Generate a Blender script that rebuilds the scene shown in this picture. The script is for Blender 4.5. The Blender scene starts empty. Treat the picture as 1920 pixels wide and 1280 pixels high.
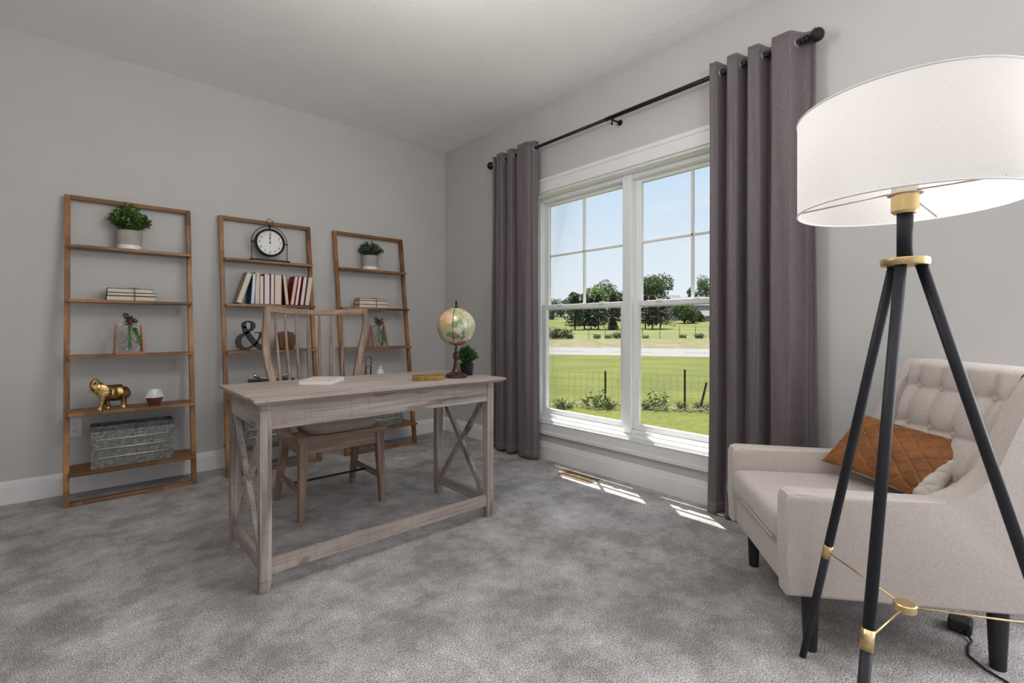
import bpy, bmesh, math, random
from mathutils import Vector, Matrix, noise as mnoise

# ------------------------------------------------------------------ scene, camera, light
sc = bpy.context.scene
COL = sc.collection
PI = math.pi
R = math.radians

FPX, Y0, CAMH, YAW = 895.1, 613.7, 1.016, R(41.64)
cam_d = bpy.data.cameras.new('camera')
cam = bpy.data.objects.new('camera', cam_d)
COL.objects.link(cam)
cam.location = (0, 0, CAMH)
cam.rotation_euler = (PI / 2, 0, -YAW)
cam_d.sensor_fit = 'HORIZONTAL'
cam_d.sensor_width = 36.0
cam_d.lens = 36.0 * FPX / 1920
cam_d.shift_y = -(640 - Y0) / 1920
cam_d.clip_start = 0.02
cam_d.clip_end = 2000
sc.camera = cam

vs = sc.view_settings
vs.view_transform = 'Standard'
vs.look = 'None'
vs.gamma = 1.0
vs.exposure = 0.0
vs.use_curve_mapping = False
try:
    sc.cycles.use_denoising = True
    sc.cycles.adaptive_threshold = 0.02
    sc.cycles.max_bounces = 8
    sc.cycles.diffuse_bounces = 4
    sc.cycles.transparent_max_bounces = 16
    sc.cycles.sample_clamp_indirect = 6.0
    sc.cycles.caustics_reflective = False
    sc.cycles.caustics_refractive = False
except Exception:
    pass

# sky: pale summer blue, whiter towards the horizon, thin cloud wisps
world = bpy.data.worlds.new('sky')
sc.world = world
world.use_nodes = True
nt = world.node_tree
nt.nodes.clear()
w_out = nt.nodes.new('ShaderNodeOutputWorld')
w_bg = nt.nodes.new('ShaderNodeBackground')
w_tc = nt.nodes.new('ShaderNodeTexCoord')
w_sep = nt.nodes.new('ShaderNodeSeparateXYZ')
w_ramp = nt.nodes.new('ShaderNodeValToRGB')
e = w_ramp.color_ramp.elements
e[0].position = 0.0; e[0].color = (0.90, 0.94, 0.985, 1)
e[1].position = 1.0; e[1].color = (0.28, 0.47, 0.84, 1)
for p_, c_ in ((0.10, (0.83, 0.90, 0.985, 1)), (0.32, (0.60, 0.775, 0.985, 1))):
    q_ = w_ramp.color_ramp.elements.new(p_); q_.color = c_
w_map = nt.nodes.new('ShaderNodeMapping'); w_map.inputs['Scale'].default_value = (2.2, 2.2, 9.0)
w_noise = nt.nodes.new('ShaderNodeTexNoise')
w_noise.inputs['Scale'].default_value = 1.6; w_noise.inputs['Detail'].default_value = 6
w_cr = nt.nodes.new('ShaderNodeValToRGB')
w_cr.color_ramp.elements[0].position = 0.48; w_cr.color_ramp.elements[1].position = 0.78
w_mix = nt.nodes.new('ShaderNodeMix'); w_mix.data_type = 'RGBA'
w_mix.inputs[7].default_value = (0.90, 0.93, 0.97, 1)
L = nt.links.new
L(w_tc.outputs['Generated'], w_sep.inputs[0]); L(w_sep.outputs['Z'], w_ramp.inputs[0])
L(w_tc.outputs['Generated'], w_map.inputs[0]); L(w_map.outputs[0], w_noise.inputs['Vector'])
L(w_noise.outputs[0], w_cr.inputs[0]); L(w_cr.outputs[0], w_mix.inputs[0])
L(w_ramp.outputs[0], w_mix.inputs[6]); L(w_mix.outputs[2], w_bg.inputs[0]); L(w_bg.outputs[0], w_out.inputs[0])
w_bg.inputs[1].default_value = 1.0

def lamp(name, kind, loc, energy, color=(1, 1, 1), rot=None, **kw):
    d = bpy.data.lights.new(name, kind)
    d.energy = energy; d.color = color
    for k, v in kw.items(): setattr(d, k, v)
    o = bpy.data.objects.new(name, d); COL.objects.link(o); o.location = loc
    if rot is not None: o.rotation_euler = rot
    return o

sun_dir = Vector((-1.0, -1.2, -4.6))
lamp('sun', 'SUN', (20, 20, 40), 12.0, (1.0, 0.95, 0.87), sun_dir.to_track_quat('-Z', 'Y').to_euler(), angle=R(0.53))
# daylight from behind the camera, the room's ceiling lamp, and two added fills
lamp('side_fill_light', 'AREA', (2.6, -1.0, 1.35), 57, (0.93, 0.96, 1.0), (0, R(90), 0),
     shape='RECTANGLE', size=1.7, size_y=1.7)  # added fill from the right; the wall has no window here
lamp('daylight_of_rear_opening', 'AREA', (0.2, -1.75, 1.35), 9, (0.97, 0.98, 1.0), (R(90), 0, 0),
     shape='RECTANGLE', size=2.4, size_y=2.2)
lamp('ceiling_lamp_light', 'POINT', (0.85, 1.45, 2.17), 26, (1.0, 0.96, 0.90), shadow_soft_size=0.2)
lamp('ceiling_bounce_fill', 'AREA', (0.6, -0.5, 1.75), 22, (1.0, 0.98, 0.95), (R(180 - 14), 0, 0), shape='DISK', size=0.6)  # added fill, thrown upward to brighten the ceiling

# ------------------------------------------------------------------ materials
MATS = {}
def nodes_of(m):
    return m.node_tree.nodes, m.node_tree.links

def mat(name, color=(0.8, 0.8, 0.8), rough=0.5, metal=0.0, **kw):
    if name in MATS: return MATS[name]
    m = bpy.data.materials.new(name); m.use_nodes = True
    b = m.node_tree.nodes['Principled BSDF']
    b.inputs['Base Color'].default_value = (*color, 1)
    b.inputs['Roughness'].default_value = rough
    b.inputs['Metallic'].default_value = metal
    for k, v in kw.items():
        b.inputs[k].default_value = v
    MATS[name] = m
    return m

def ramp(n, stops):
    r = n.new('ShaderNodeValToRGB')
    el = r.color_ramp.elements
    while len(el) > 1: el.remove(el[-1])
    el[0].position = stops[0][0]; el[0].color = (*stops[0][1], 1)
    for p, c in stops[1:]:
        x = el.new(p); x.color = (*c, 1)
    return r

def noise_mat(name, stops, scale, rough=0.6, detail=4, metal=0.0, stretch=(1, 1, 1), bump=0.0, bscale=None,
              dist=0.01, coord='Object', second=None, distort=0.0, **kw):
    """colour from a (stretched) noise through a ramp; optional second noise multiplied in; optional bump"""
    if name in MATS: return MATS[name]
    m = mat(name, stops[0][1], rough, metal, **kw)
    n, l = nodes_of(m); b = n['Principled BSDF']
    tc = n.new('ShaderNodeTexCoord'); mp = n.new('ShaderNodeMapping')
    mp.inputs['Scale'].default_value = stretch
    l.new(tc.outputs[coord], mp.inputs[0])
    ns = n.new('ShaderNodeTexNoise'); ns.inputs['Scale'].default_value = scale
    ns.inputs['Detail'].default_value = detail; ns.inputs['Distortion'].default_value = distort
    l.new(mp.outputs[0], ns.inputs['Vector'])
    r = ramp(n, stops); l.new(ns.outputs[0], r.inputs[0])
    out = r.outputs[0]
    if second:
        sscale, sstretch, sstops = second
        mp2 = n.new('ShaderNodeMapping'); mp2.inputs['Scale'].default_value = sstretch
        l.new(tc.outputs[coord], mp2.inputs[0])
        n2 = n.new('ShaderNodeTexNoise'); n2.inputs['Scale'].default_value = sscale; n2.inputs['Detail'].default_value = 3
        l.new(mp2.outputs[0], n2.inputs['Vector'])
        r2 = ramp(n, sstops); l.new(n2.outputs[0], r2.inputs[0])
        mx = n.new('ShaderNodeMix'); mx.data_type = 'RGBA'; mx.blend_type = 'MULTIPLY'
        mx.inputs[0].default_value = 1.0
        l.new(out, mx.inputs[6]); l.new(r2.outputs[0], mx.inputs[7]); out = mx.outputs[2]
    l.new(out, b.inputs['Base Color'])
    if bump:
        nb = n.new('ShaderNodeTexNoise'); nb.inputs['Scale'].default_value = bscale or scale
        nb.inputs['Detail'].default_value = 4
        l.new(mp.outputs[0], nb.inputs['Vector'])
        bp = n.new('ShaderNodeBump'); bp.inputs['Strength'].default_value = bump; bp.inputs['Distance'].default_value = dist
        l.new(nb.outputs[0], bp.inputs['Height']); l.new(bp.outputs[0], b.inputs['Normal'])
    return m

def wood(name, dark, light, axis, scale=22.0, rough=0.55, contrast=1.0, bump=0.08, cracks=False):
    st = {'x': (0.09, 1, 1), 'y': (1, 0.09, 1), 'z': (1, 1, 0.09)}[axis]
    st2 = {'x': (0.02, 1, 1), 'y': (1, 0.02, 1), 'z': (1, 1, 0.02)}[axis]
    mid = tuple((a + b) / 2 for a, b in zip(dark, light))
    nm = name + '_' + axis
    if nm in MATS: return MATS[nm]
    m = noise_mat(nm, [(0.30, dark), (0.5, mid), (0.68, light)], scale, rough, 6, stretch=st,
                  bump=bump, dist=0.004, distort=0.6,
                  second=(150.0, st2, [(0.3, (0.70, 0.68, 0.66)), (0.6, (1.05, 1.05, 1.05))]))
    if cracks:
        n, l = nodes_of(m); b = n['Principled BSDF']
        src = b.inputs['Base Color'].links[0].from_socket
        tc = n.new('ShaderNodeTexCoord')
        for sc_, st_, lo, hi, dk in ((9.0, tuple(.07 if v < 1 else 1 for v in st), .335, .375, .50), (26.0, tuple(.10 if v < 1 else 1 for v in st), .33, .37, .62),
                                     (60.0, tuple(1 if v < 1 else .04 for v in st), .36, .42, .93), (7.0, (1, 1, 1), .26, .31, .6)):
            mp = n.new('ShaderNodeMapping'); mp.inputs['Scale'].default_value = st_
            l.new(tc.outputs['Object'], mp.inputs[0])
            ns = n.new('ShaderNodeTexNoise'); ns.inputs['Scale'].default_value = sc_; ns.inputs['Detail'].default_value = 5
            l.new(mp.outputs[0], ns.inputs['Vector'])
            r = ramp(n, [(lo, (dk, dk * .96, dk * .93)), (hi, (1, 1, 1))]); l.new(ns.outputs[0], r.inputs[0])
            mx = n.new('ShaderNodeMix'); mx.data_type = 'RGBA'; mx.blend_type = 'MULTIPLY'; mx.inputs[0].default_value = 1
            l.new(src, mx.inputs[6]); l.new(r.outputs[0], mx.inputs[7]); src = mx.outputs[2]
        l.new(src, b.inputs['Base Color'])
    return m

def rails(kind, axis):
    if kind == 'acacia':
        nm = 'acacia_wood_' + axis
        if nm in MATS: return MATS[nm]
        m = wood('acacia_wood', (0.16, 0.064, 0.018), (0.46, 0.222, 0.075), axis, 14, 0.42)
        n, l = nodes_of(m); b = n['Principled BSDF']; src = b.inputs['Base Color'].links[0].from_socket
        tc = n.new('ShaderNodeTexCoord'); mp = n.new('ShaderNodeMapping')
        mp.inputs['Scale'].default_value = {'x': (1, .25, .25), 'y': (.25, 1, .25), 'z': (.25, .25, 1)}[axis]
        l.new(tc.outputs['Object'], mp.inputs[0])
        vo = n.new('ShaderNodeTexVoronoi'); vo.inputs['Scale'].default_value = 4.2; vo.inputs['Randomness'].default_value = .9
        l.new(mp.outputs[0], vo.inputs['Vector'])
        r = ramp(n, [(.15, (.62, .58, .55)), (.85, (1.22, 1.24, 1.26))]); l.new(vo.outputs['Color'], r.inputs[0])
        mx = n.new('ShaderNodeMix'); mx.data_type = 'RGBA'; mx.blend_type = 'MULTIPLY'; mx.inputs[0].default_value = 1
        l.new(src, mx.inputs[6]); l.new(r.outputs[0], mx.inputs[7]); l.new(mx.outputs[2], b.inputs['Base Color'])
        return m
    if kind == 'desk': return wood('weathered_oak', (0.31, 0.255, 0.228), (0.47, 0.412, 0.378), axis, 20, 0.62, cracks=True)
    if kind == 'chair': return wood('chair_oak', (0.20, 0.128, 0.090), (0.41, 0.285, 0.215), axis, 24, 0.55)

WALL = noise_mat('wall_paint', [(0.3, (0.555, 0.542, 0.534)), (0.7, (0.580, 0.568, 0.560))], 3.0, 0.75, bump=0.05, bscale=140, dist=0.002)
CEIL = noise_mat('ceiling_texture', [(0.3, (0.89, 0.89, 0.885)), (0.7, (0.92, 0.92, 0.915))], 4.0, 0.9, bump=0.35, bscale=48, dist=0.006)
TRIM = noise_mat('white_trim_paint', [(0.3, (0.80, 0.80, 0.81)), (0.7, (0.82, 0.82, 0.83))], 6.0, 0.35)
VINYL = noise_mat('white_window_vinyl', [(0.3, (0.84, 0.85, 0.86)), (0.7, (0.86, 0.87, 0.88))], 5.0, 0.32)
BLACKM = noise_mat('black_metal', [(0.3, (0.010, 0.010, 0.012)), (0.7, (0.016, 0.016, 0.018))], 30, 0.42, **{'Specular IOR Level': 0.3})
BLACKW = noise_mat('black_wood_legs', [(0.3, (0.010, 0.009, 0.009)), (0.7, (0.020, 0.017, 0.016))], 30, 0.45)
NAVY = noise_mat('matte_black_tube', [(0.3, (0.016, 0.017, 0.023)), (0.7, (0.021, 0.022, 0.029))], 30, 0.5, **{'Specular IOR Level': 0.3})
BRASS = noise_mat('brushed_brass', [(0.3, (0.62, 0.46, 0.22)), (0.7, (0.74, 0.57, 0.30))], 60, 0.34, metal=1.0, stretch=(1, 1, 0.1))
GOLD = noise_mat('antique_gold', [(0.35, (0.20, 0.115, 0.035)), (0.62, (0.75, 0.55, 0.24))], 26, 0.32, metal=1.0, bump=0.5, bscale=70, dist=0.004)
PALEGOLD = noise_mat('pale_gold', [(0.3, (0.82, 0.72, 0.45)), (0.7, (0.90, 0.80, 0.55))], 20, 0.25, metal=1.0)
OLDBRASS = noise_mat('old_brass_tray', [(0.3, (0.22, 0.13, 0.035)), (0.7, (0.40, 0.26, 0.08))], 24, 0.42, metal=0.85)
STEEL = noise_mat('galvanised_steel', [(0.32, (0.125, 0.127, 0.120)), (0.5, (0.20, 0.203, 0.192)), (0.68, (0.33, 0.335, 0.32))], 62, 0.45,
                  metal=0.3, detail=3, stretch=(0.8, 1, 1.1), distort=0.4)
RIDGE = noise_mat('highlit_steel_ridge', [(0.3, (0.42, 0.43, 0.42)), (0.7, (0.62, 0.63, 0.61))], 60, 0.35, metal=0.4)  # paler than the crate body: ridge highlights put into the colour
STEELD = noise_mat('dark_steel_rim', [(0.3, (0.06, 0.062, 0.064)), (0.7, (0.16, 0.165, 0.165))], 30, 0.5, metal=0.7)
CURT = noise_mat('mauve_grey_curtain', [(0.3, (0.118, 0.095, 0.104)), (0.7, (0.158, 0.130, 0.140))], 160, 0.58, stretch=(1, 1, 0.25),
                 bump=0.15, bscale=260, dist=0.002, **{'Sheen Weight': 0.35, 'Sheen Roughness': 0.4})
LINEN = noise_mat('beige_chair_linen', [(0.3, (0.52, 0.455, 0.42)), (0.7, (0.60, 0.535, 0.50))], 120, 0.85, bump=0.2, bscale=420, dist=0.002,
                  **{'Sheen Weight': 0.2})
SEATF = noise_mat('grey_seat_fabric', [(0.3, (0.34, 0.29, 0.255)), (0.7, (0.42, 0.365, 0.325))], 150, 0.9, bump=0.2, bscale=380, dist=0.002)
PAGES = noise_mat('book_pages', [(0.3, (0.66, 0.58, 0.47)), (0.7, (0.80, 0.73, 0.62))], 14, 0.8, stretch=(40, 1, 1))
PAGESW = noise_mat('white_book_pages', [(0.3, (0.72, 0.67, 0.66)), (0.7, (0.84, 0.80, 0.79))], 14, 0.8, stretch=(40, 1, 1))
PAGEST = noise_mat('stacked_book_pages', [(0.3, (0.66, 0.58, 0.48)), (0.7, (0.80, 0.73, 0.63))], 14, 0.8, stretch=(1, 1, 40))
TWINE = noise_mat('brown_twine', [(0.3, (0.10, 0.075, 0.055)), (0.7, (0.20, 0.155, 0.115))], 200, 0.9)
CONCRETE = noise_mat('taupe_stone_pot', [(0.3, (0.37, 0.33, 0.305)), (0.7, (0.44, 0.40, 0.37))], 40, 0.85, bump=0.1, bscale=90, dist=0.002)
WGLAZE = noise_mat('white_glaze', [(0.3, (0.78, 0.78, 0.79)), (0.7, (0.84, 0.84, 0.85))], 12, 0.3)
WMARBLE = noise_mat('white_marble', [(0.35, (0.73, 0.735, 0.75)), (0.6, (0.80, 0.80, 0.81))], 18, 0.35, distort=1.5)
WALNUT = noise_mat('reddish_walnut', [(0.3, (0.085, 0.028, 0.014)), (0.7, (0.21, 0.075, 0.038))], 30, 0.4, stretch=(0.2, 1, 1))
MAHOG = noise_mat('mahogany', [(0.3, (0.030, 0.011, 0.009)), (0.7, (0.060, 0.022, 0.016))], 25, 0.25, stretch=(1, 1, 0.2))
SOIL = noise_mat('soil', [(0.3, (0.03, 0.02, 0.012)), (0.7, (0.07, 0.05, 0.03))], 60, 0.95)
SLATE = noise_mat('slate_black_wood', [(0.3, (0.018, 0.020, 0.023)), (0.7, (0.030, 0.033, 0.037))], 40, 0.6)
ROPE = noise_mat('brown_rattan', [(0.3, (0.10, 0.055, 0.033)), (0.7, (0.26, 0.155, 0.10))], 120, 0.85, bump=0.5, bscale=260, dist=0.003)
PLASTW = noise_mat('white_plastic', [(0.3, (0.74, 0.75, 0.77)), (0.7, (0.78, 0.79, 0.81))], 8, 0.35)
DARKIN = noise_mat('dark_plastic', [(0.3, (0.012, 0.012, 0.013)), (0.7, (0.020, 0.020, 0.021))], 20, 0.5)
REGI = noise_mat('tan_register_metal', [(0.3, (0.22, 0.15, 0.09)), (0.7, (0.30, 0.21, 0.13))], 30, 0.45, metal=0.3)

def leafmat(name, a, b, c, scale=30):
    m = noise_mat(name, [(0.32, a), (0.5, b), (0.68, c)], scale, 0.55, 3)
    return m
LEAF = leafmat('plant_leaf_green', (0.040, 0.095, 0.020), (0.095, 0.185, 0.040), (0.23, 0.34, 0.075))
LEAFD = leafmat('boxwood_green', (0.014, 0.065, 0.012), (0.035, 0.125, 0.025), (0.085, 0.22, 0.045))
LEAFG = leafmat('grey_green_leaf', (0.040, 0.075, 0.035), (0.085, 0.135, 0.070), (0.17, 0.23, 0.12))
FLOWER = leafmat('pink_flower', (0.16, 0.035, 0.045), (0.32, 0.085, 0.105), (0.45, 0.18, 0.19))
STEM = mat('stem_green', (0.075, 0.17, 0.035), 0.6)
PETAL = leafmat('dusky_red_bud', (0.09, 0.018, 0.02), (0.15, 0.035, 0.035), (0.22, 0.07, 0.06))

# carpet: twisted pile speckle with lighter and darker brushed patches
def carpet_mat():
    m = mat('grey_carpet', (0.3, 0.28, 0.27), 0.95)
    n, l = nodes_of(m); b = n['Principled BSDF']
    tc = n.new('ShaderNodeTexCoord')
    def nz(scale, detail, rough, dist=0.0):
        x = n.new('ShaderNodeTexNoise'); x.inputs['Scale'].default_value = scale; x.inputs['Detail'].default_value = detail
        x.inputs['Roughness'].default_value = rough; x.inputs['Distortion'].default_value = dist
        l.new(tc.outputs['Object'], x.inputs['Vector']); return x
    def mul(a, c):
        mx = n.new('ShaderNodeMix'); mx.data_type = 'RGBA'; mx.blend_type = 'MULTIPLY'; mx.inputs[0].default_value = 1
        l.new(a, mx.inputs[6]); l.new(c, mx.inputs[7]); return mx.outputs[2]
    big = nz(3.8, 7, 0.74, 0.0)
    r1 = ramp(n, [(0.36, (0.30, 0.276, 0.266)), (0.47, (0.395, 0.376, 0.367)), (0.50, (0.465, 0.448, 0.441)), (0.55, (0.50, 0.485, 0.48)), (0.64, (0.64, 0.626, 0.62))])
    l.new(big.outputs[0], r1.inputs[0])
    wide = nz(0.9, 3, 0.5)
    r0 = ramp(n, [(0.35, (0.86, 0.85, 0.845)), (0.65, (1.12, 1.12, 1.13))]); l.new(wide.outputs[0], r0.inputs[0])
    fine = nz(215, 3, 0.75)
    r2 = ramp(n, [(0.33, (0.10, 0.085, 0.078)), (0.45, (0.70, 0.67, 0.65)), (0.55, (1.18, 1.18, 1.18)), (0.68, (1.85, 1.86, 1.88))])
    l.new(fine.outputs[0], r2.inputs[0])
    l.new(mul(mul(r1.outputs[0], r0.outputs[0]), r2.outputs[0]), b.inputs['Base Color'])
    add = n.new('ShaderNodeMath'); add.operation = 'ADD'
    vo = n.new('ShaderNodeTexVoronoi'); vo.inputs['Scale'].default_value = 240
    l.new(tc.outputs['Object'], vo.inputs['Vector'])
    l.new(fine.outputs[0], add.inputs[0]); l.new(vo.outputs['Distance'], add.inputs[1])
    bp = n.new('ShaderNodeBump'); bp.inputs['Strength'].default_value = 0.5; bp.inputs['Distance'].default_value = 0.008
    l.new(add.outputs[0], bp.inputs['Height']); l.new(bp.outputs[0], b.inputs['Normal'])
    b.inputs['Sheen Weight'].default_value = 0.1
    return m
CARPET = carpet_mat()

def glass_mat(name, tint=(1, 1, 1), refl=0.5):
    m = bpy.data.materials.new(name); m.use_nodes = True
    n, l = nodes_of(m); n.clear()
    o = n.new('ShaderNodeOutputMaterial'); t = n.new('ShaderNodeBsdfTransparent'); g = n.new('ShaderNodeBsdfGlossy')
    t.inputs[0].default_value = (*tint, 1); g.inputs['Roughness'].default_value = 0.02
    f = n.new('ShaderNodeFresnel'); f.inputs[0].default_value = 1.45
    mu = n.new('ShaderNodeMath'); mu.operation = 'MULTIPLY'; mu.inputs[1].default_value = refl
    mx = n.new('ShaderNodeMixShader')
    l.new(f.outputs[0], mu.inputs[0]); l.new(mu.outputs[0], mx.inputs[0])
    l.new(t.outputs[0], mx.inputs[1]); l.new(g.outputs[0], mx.inputs[2]); l.new(mx.outputs[0], o.inputs[0])
    MATS[name] = m
    return m
PANE = glass_mat('window_glass', (0.97, 0.98, 0.975), 0.2)
VGLASS = glass_mat('vase_glass', (0.97, 0.98, 0.98), 0.55)

def shade_mat():
    m = bpy.data.materials.new('white_fabric_shade'); m.use_nodes = True
    n, l = nodes_of(m); n.clear()
    o = n.new('ShaderNodeOutputMaterial'); d = n.new('ShaderNodeBsdfDiffuse'); t = n.new('ShaderNodeBsdfTranslucent')
    tc = n.new('ShaderNodeTexCoord'); ns = n.new('ShaderNodeTexNoise'); ns.inputs['Scale'].default_value = 300
    r = ramp(n, [(0.3, (0.82, 0.805, 0.80)), (0.7, (0.87, 0.855, 0.85))])
    l.new(tc.outputs['Object'], ns.inputs['Vector']); l.new(ns.outputs[0], r.inputs[0])
    l.new(r.outputs[0], d.inputs[0]); l.new(r.outputs[0], t.inputs[0])
    mx = n.new('ShaderNodeMixShader'); mx.inputs[0].default_value = 0.4
    l.new(d.outputs[0], mx.inputs[1]); l.new(t.outputs[0], mx.inputs[2]); l.new(mx.outputs[0], o.inputs[0])
    return m
SHADE = shade_mat()

# ------------------------------------------------------------------ builders
class B:
    def __init__(s): s.bm = bmesh.new()
    def verts(s, co): return [s.bm.verts.new(c) for c in co]
    def face(s, vs):
        try: return s.bm.faces.new(vs)
        except ValueError: return None
    def _bevel(s, faces, w, seg=2):
        es = list({e for f in faces for e in f.edges})
        bmesh.ops.bevel(s.bm, geom=es, offset=w, segments=seg, profile=0.5, affect='EDGES', clamp_overlap=True)
    def hexa(s, c, bev=0, seg=2):
        """c: 8 corners, bottom ring then top ring, both counter-clockwise from above"""
        v = s.verts(c)
        fs = [s.face([v[3], v[2], v[1], v[0]]), s.face(v[4:8])]
        for i in range(4):
            j = (i + 1) % 4
            fs.append(s.face([v[i], v[j], v[4 + j], v[4 + i]]))
        if bev: s._bevel([f for f in fs if f], bev, seg)
        return s
    def box(s, x0, x1, y0, y1, z0, z1, bev=0, seg=2):
        return s.hexa([(x0, y0, z0), (x1, y0, z0), (x1, y1, z0), (x0, y1, z0),
                       (x0, y0, z1), (x1, y0, z1), (x1, y1, z1), (x0, y1, z1)], bev, seg)
    def bar(s, p0, p1, w, d, side, bev=0, w1=None, d1=None):
        """bar from p0 to p1; w along 'side', d along the remaining direction"""
        p0 = Vector(p0); p1 = Vector(p1); ax = (p1 - p0).normalized()
        u = Vector(side); u = (u - ax * u.dot(ax)).normalized(); v = ax.cross(u)
        w1 = w if w1 is None else w1; d1 = d if d1 is None else d1
        def ring(p, w, d): return [p + u * a * w / 2 + v * b * d / 2 for a, b in ((-1, -1), (1, -1), (1, 1), (-1, 1))]
        return s.hexa(ring(p0, w, d) + ring(p1, w1, d1), bev)
    def prism(s, poly, vec, bev=0, seg=2):
        vec = Vector(vec)
        a = s.verts(poly); b = s.verts([Vector(p) + vec for p in poly])
        fs = [s.face(list(reversed(a))), s.face(b)]
        n = len(a)
        for i in range(n):
            j = (i + 1) % n
            fs.append(s.face([a[i], a[j], b[j], b[i]]))
        if bev: s._bevel([f for f in fs if f], bev, seg)
        return s
    def tube(s, path, r, n=10, closed=False, cap=True, flat=None):
        path = [Vector(p) for p in path]; m = len(path)
        rs = r if isinstance(r, (list, tuple)) else [r] * m
        rings = []; prev = None
        for i, p in enumerate(path):
            if closed: t = path[(i + 1) % m] - path[i - 1]
            else: t = path[min(i + 1, m - 1)] - path[max(i - 1, 0)]
            t.normalize()
            if prev is None:
                u = t.orthogonal().normalized()
            else:
                u = prev - t * prev.dot(t)
                u = u.normalized() if u.length > 1e-6 else t.orthogonal().normalized()
            prev = u; v = t.cross(u)
            rings.append(s.verts([p + (u * math.cos(2 * PI * k / n) + v * math.sin(2 * PI * k / n)) * rs[i] for k in range(n)]))
        for i in range(m if closed else m - 1):
            a, b = rings[i], rings[(i + 1) % m]
            for k in range(n):
                s.face([a[k], a[(k + 1) % n], b[(k + 1) % n], b[k]])
        if cap and not closed:
            s.face(list(reversed(rings[0]))); s.face(rings[-1])
        return s
    def lathe(s, prof, c=(0, 0, 0), n=24, cap=True):
        c = Vector(c); rings = []
        for r, z in prof:
            rings.append(s.verts([c + Vector((r * math.cos(2 * PI * k / n), r * math.sin(2 * PI * k / n), z)) for k in range(n)]))
        for a, b in zip(rings, rings[1:]):
            for k in range(n): s.face([a[k], a[(k + 1) % n], b[(k + 1) % n], b[k]])
        if cap:
            s.face(list(reversed(rings[0]))); s.face(rings[-1])
        return s
    def sphere(s, c, r, u=16, v=10, sc_=(1, 1, 1)):
        ret = bmesh.ops.create_uvsphere(s.bm, u_segments=u, v_segments=v, radius=r)
        for q in ret['verts']:
            q.co = Vector((q.co.x * sc_[0], q.co.y * sc_[1], q.co.z * sc_[2])) + Vector(c)
        return s
    def leaf(s, p, d, up, ln, wd, fold=0.0):
        """one pointed leaf of two folded halves"""
        d = Vector(d).normalized(); up = Vector(up); sd = d.cross(up)
        if sd.length < 1e-4: sd = d.orthogonal()
        sd.normalize(); nn = sd.cross(d)
        p = Vector(p)
        a, b = s.bm.verts.new(p), s.bm.verts.new(p + d * ln)
        m = p + d * ln * 0.45
        l_ = s.bm.verts.new(m + sd * wd / 2 + nn * fold * wd); r_ = s.bm.verts.new(m - sd * wd / 2 + nn * fold * wd)
        s.face([a, l_, b]); s.face([a, b, r_])
        return s
    def grid(s, fn, nu, nv, wrap=False):
        g = [[s.bm.verts.new(fn(i / nu, j / nv)) for i in range(nu + (0 if wrap else 1))] for j in range(nv + 1)]
        for j in range(nv):
            for i in range(nu):
                k = (i + 1) % nu if wrap else i + 1
                s.face([g[j][i], g[j][k], g[j + 1][k], g[j + 1][i]])
        return s
    def build(s, name, m, parent=None, world=False, smooth=False, fix=True, auto=None):
        if fix: bmesh.ops.recalc_face_normals(s.bm, faces=s.bm.faces)
        if world and parent is not None:
            bmesh.ops.translate(s.bm, vec=-Vector(parent.location), verts=s.bm.verts)
        if smooth:
            for f in s.bm.faces: f.smooth = True
            if auto:
                lim = R(auto)
                for ed in s.bm.edges:
                    if len(ed.link_faces) == 2 and ed.calc_face_angle(0) > lim: ed.smooth = False
        me = bpy.data.meshes.new(name); s.bm.to_mesh(me); s.bm.free()
        me.materials.append(m)
        return link(name, me, parent)

def link(name, me, parent=None):
    o = bpy.data.objects.new(name, me); COL.objects.link(o)
    if parent is not None: o.parent = parent
    return o

def tag(o, label=None, cat=None, group=None, kind=None):
    if label: o['label'] = label
    if cat: o['category'] = cat
    if group: o['group'] = group
    if kind: o['kind'] = kind
    return o

def thing(name, label, cat, loc=(0, 0, 0), rz=0.0, group=None):
    o = bpy.data.objects.new(name, None); COL.objects.link(o)
    o.empty_display_size = 0.05
    o.location = loc; o.rotation_euler = (0, 0, rz)
    return tag(o, label, cat, group)

def struct(o, label=None):
    o['kind'] = 'structure'
    if label: o['label'] = label
    return o

def sit(name, loc, label):
    """an Empty for a piece of the setting"""
    o = bpy.data.objects.new(name, None); COL.objects.link(o); o.location = loc
    return struct(o, label)

def copy_tree(o, parent=None):
    c = o.copy(); COL.objects.link(c); c.parent = parent
    for ch in list(o.children): copy_tree(ch, c)
    return c

# ------------------------------------------------------------------ the room
XW, YW, H = 2.655, 3.985, 2.743      # right wall face, back wall face, ceiling height
XL, YF = -1.60, -1.90                # left wall face, wall behind the camera
WT = 0.175                           # wall thickness
OY0, OY1, OZ0, OZ1 = 1.02, 2.78, 0.285, 2.065   # window opening

struct(B().box(XL - .1, XW + WT, YF - .1, YW + .1, -0.15, 0.0).build('floor', CARPET), 'grey twisted-pile carpet floor with brushed patches')
struct(B().box(XL - .1, XW + WT, YF - .1, YW + .1, H, H + .15).build('ceiling', CEIL), 'white textured ceiling')
struct(B().box(XL - .1, XW, YW, YW + .12, 0, H).build('wall_back', WALL), 'warm grey painted wall behind the ladder shelves')
struct(B().box(XL - .12, XL, YF - .1, YW, 0, H).build('wall_left', WALL))
struct(B().box(XL, XW, YF - .12, YF, 0, H).build('wall_front', WALL))
b = B()
b.box(XW, XW + WT, YF - .12, OY0, 0, H).box(XW, XW + WT, OY1, YW + .12, 0, H)
b.box(XW, XW + WT, OY0, OY1, 0, OZ0).box(XW, XW + WT, OY0, OY1, OZ1, H)
struct(b.build('wall_right', WALL), 'warm grey painted wall around the twin window')

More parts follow.
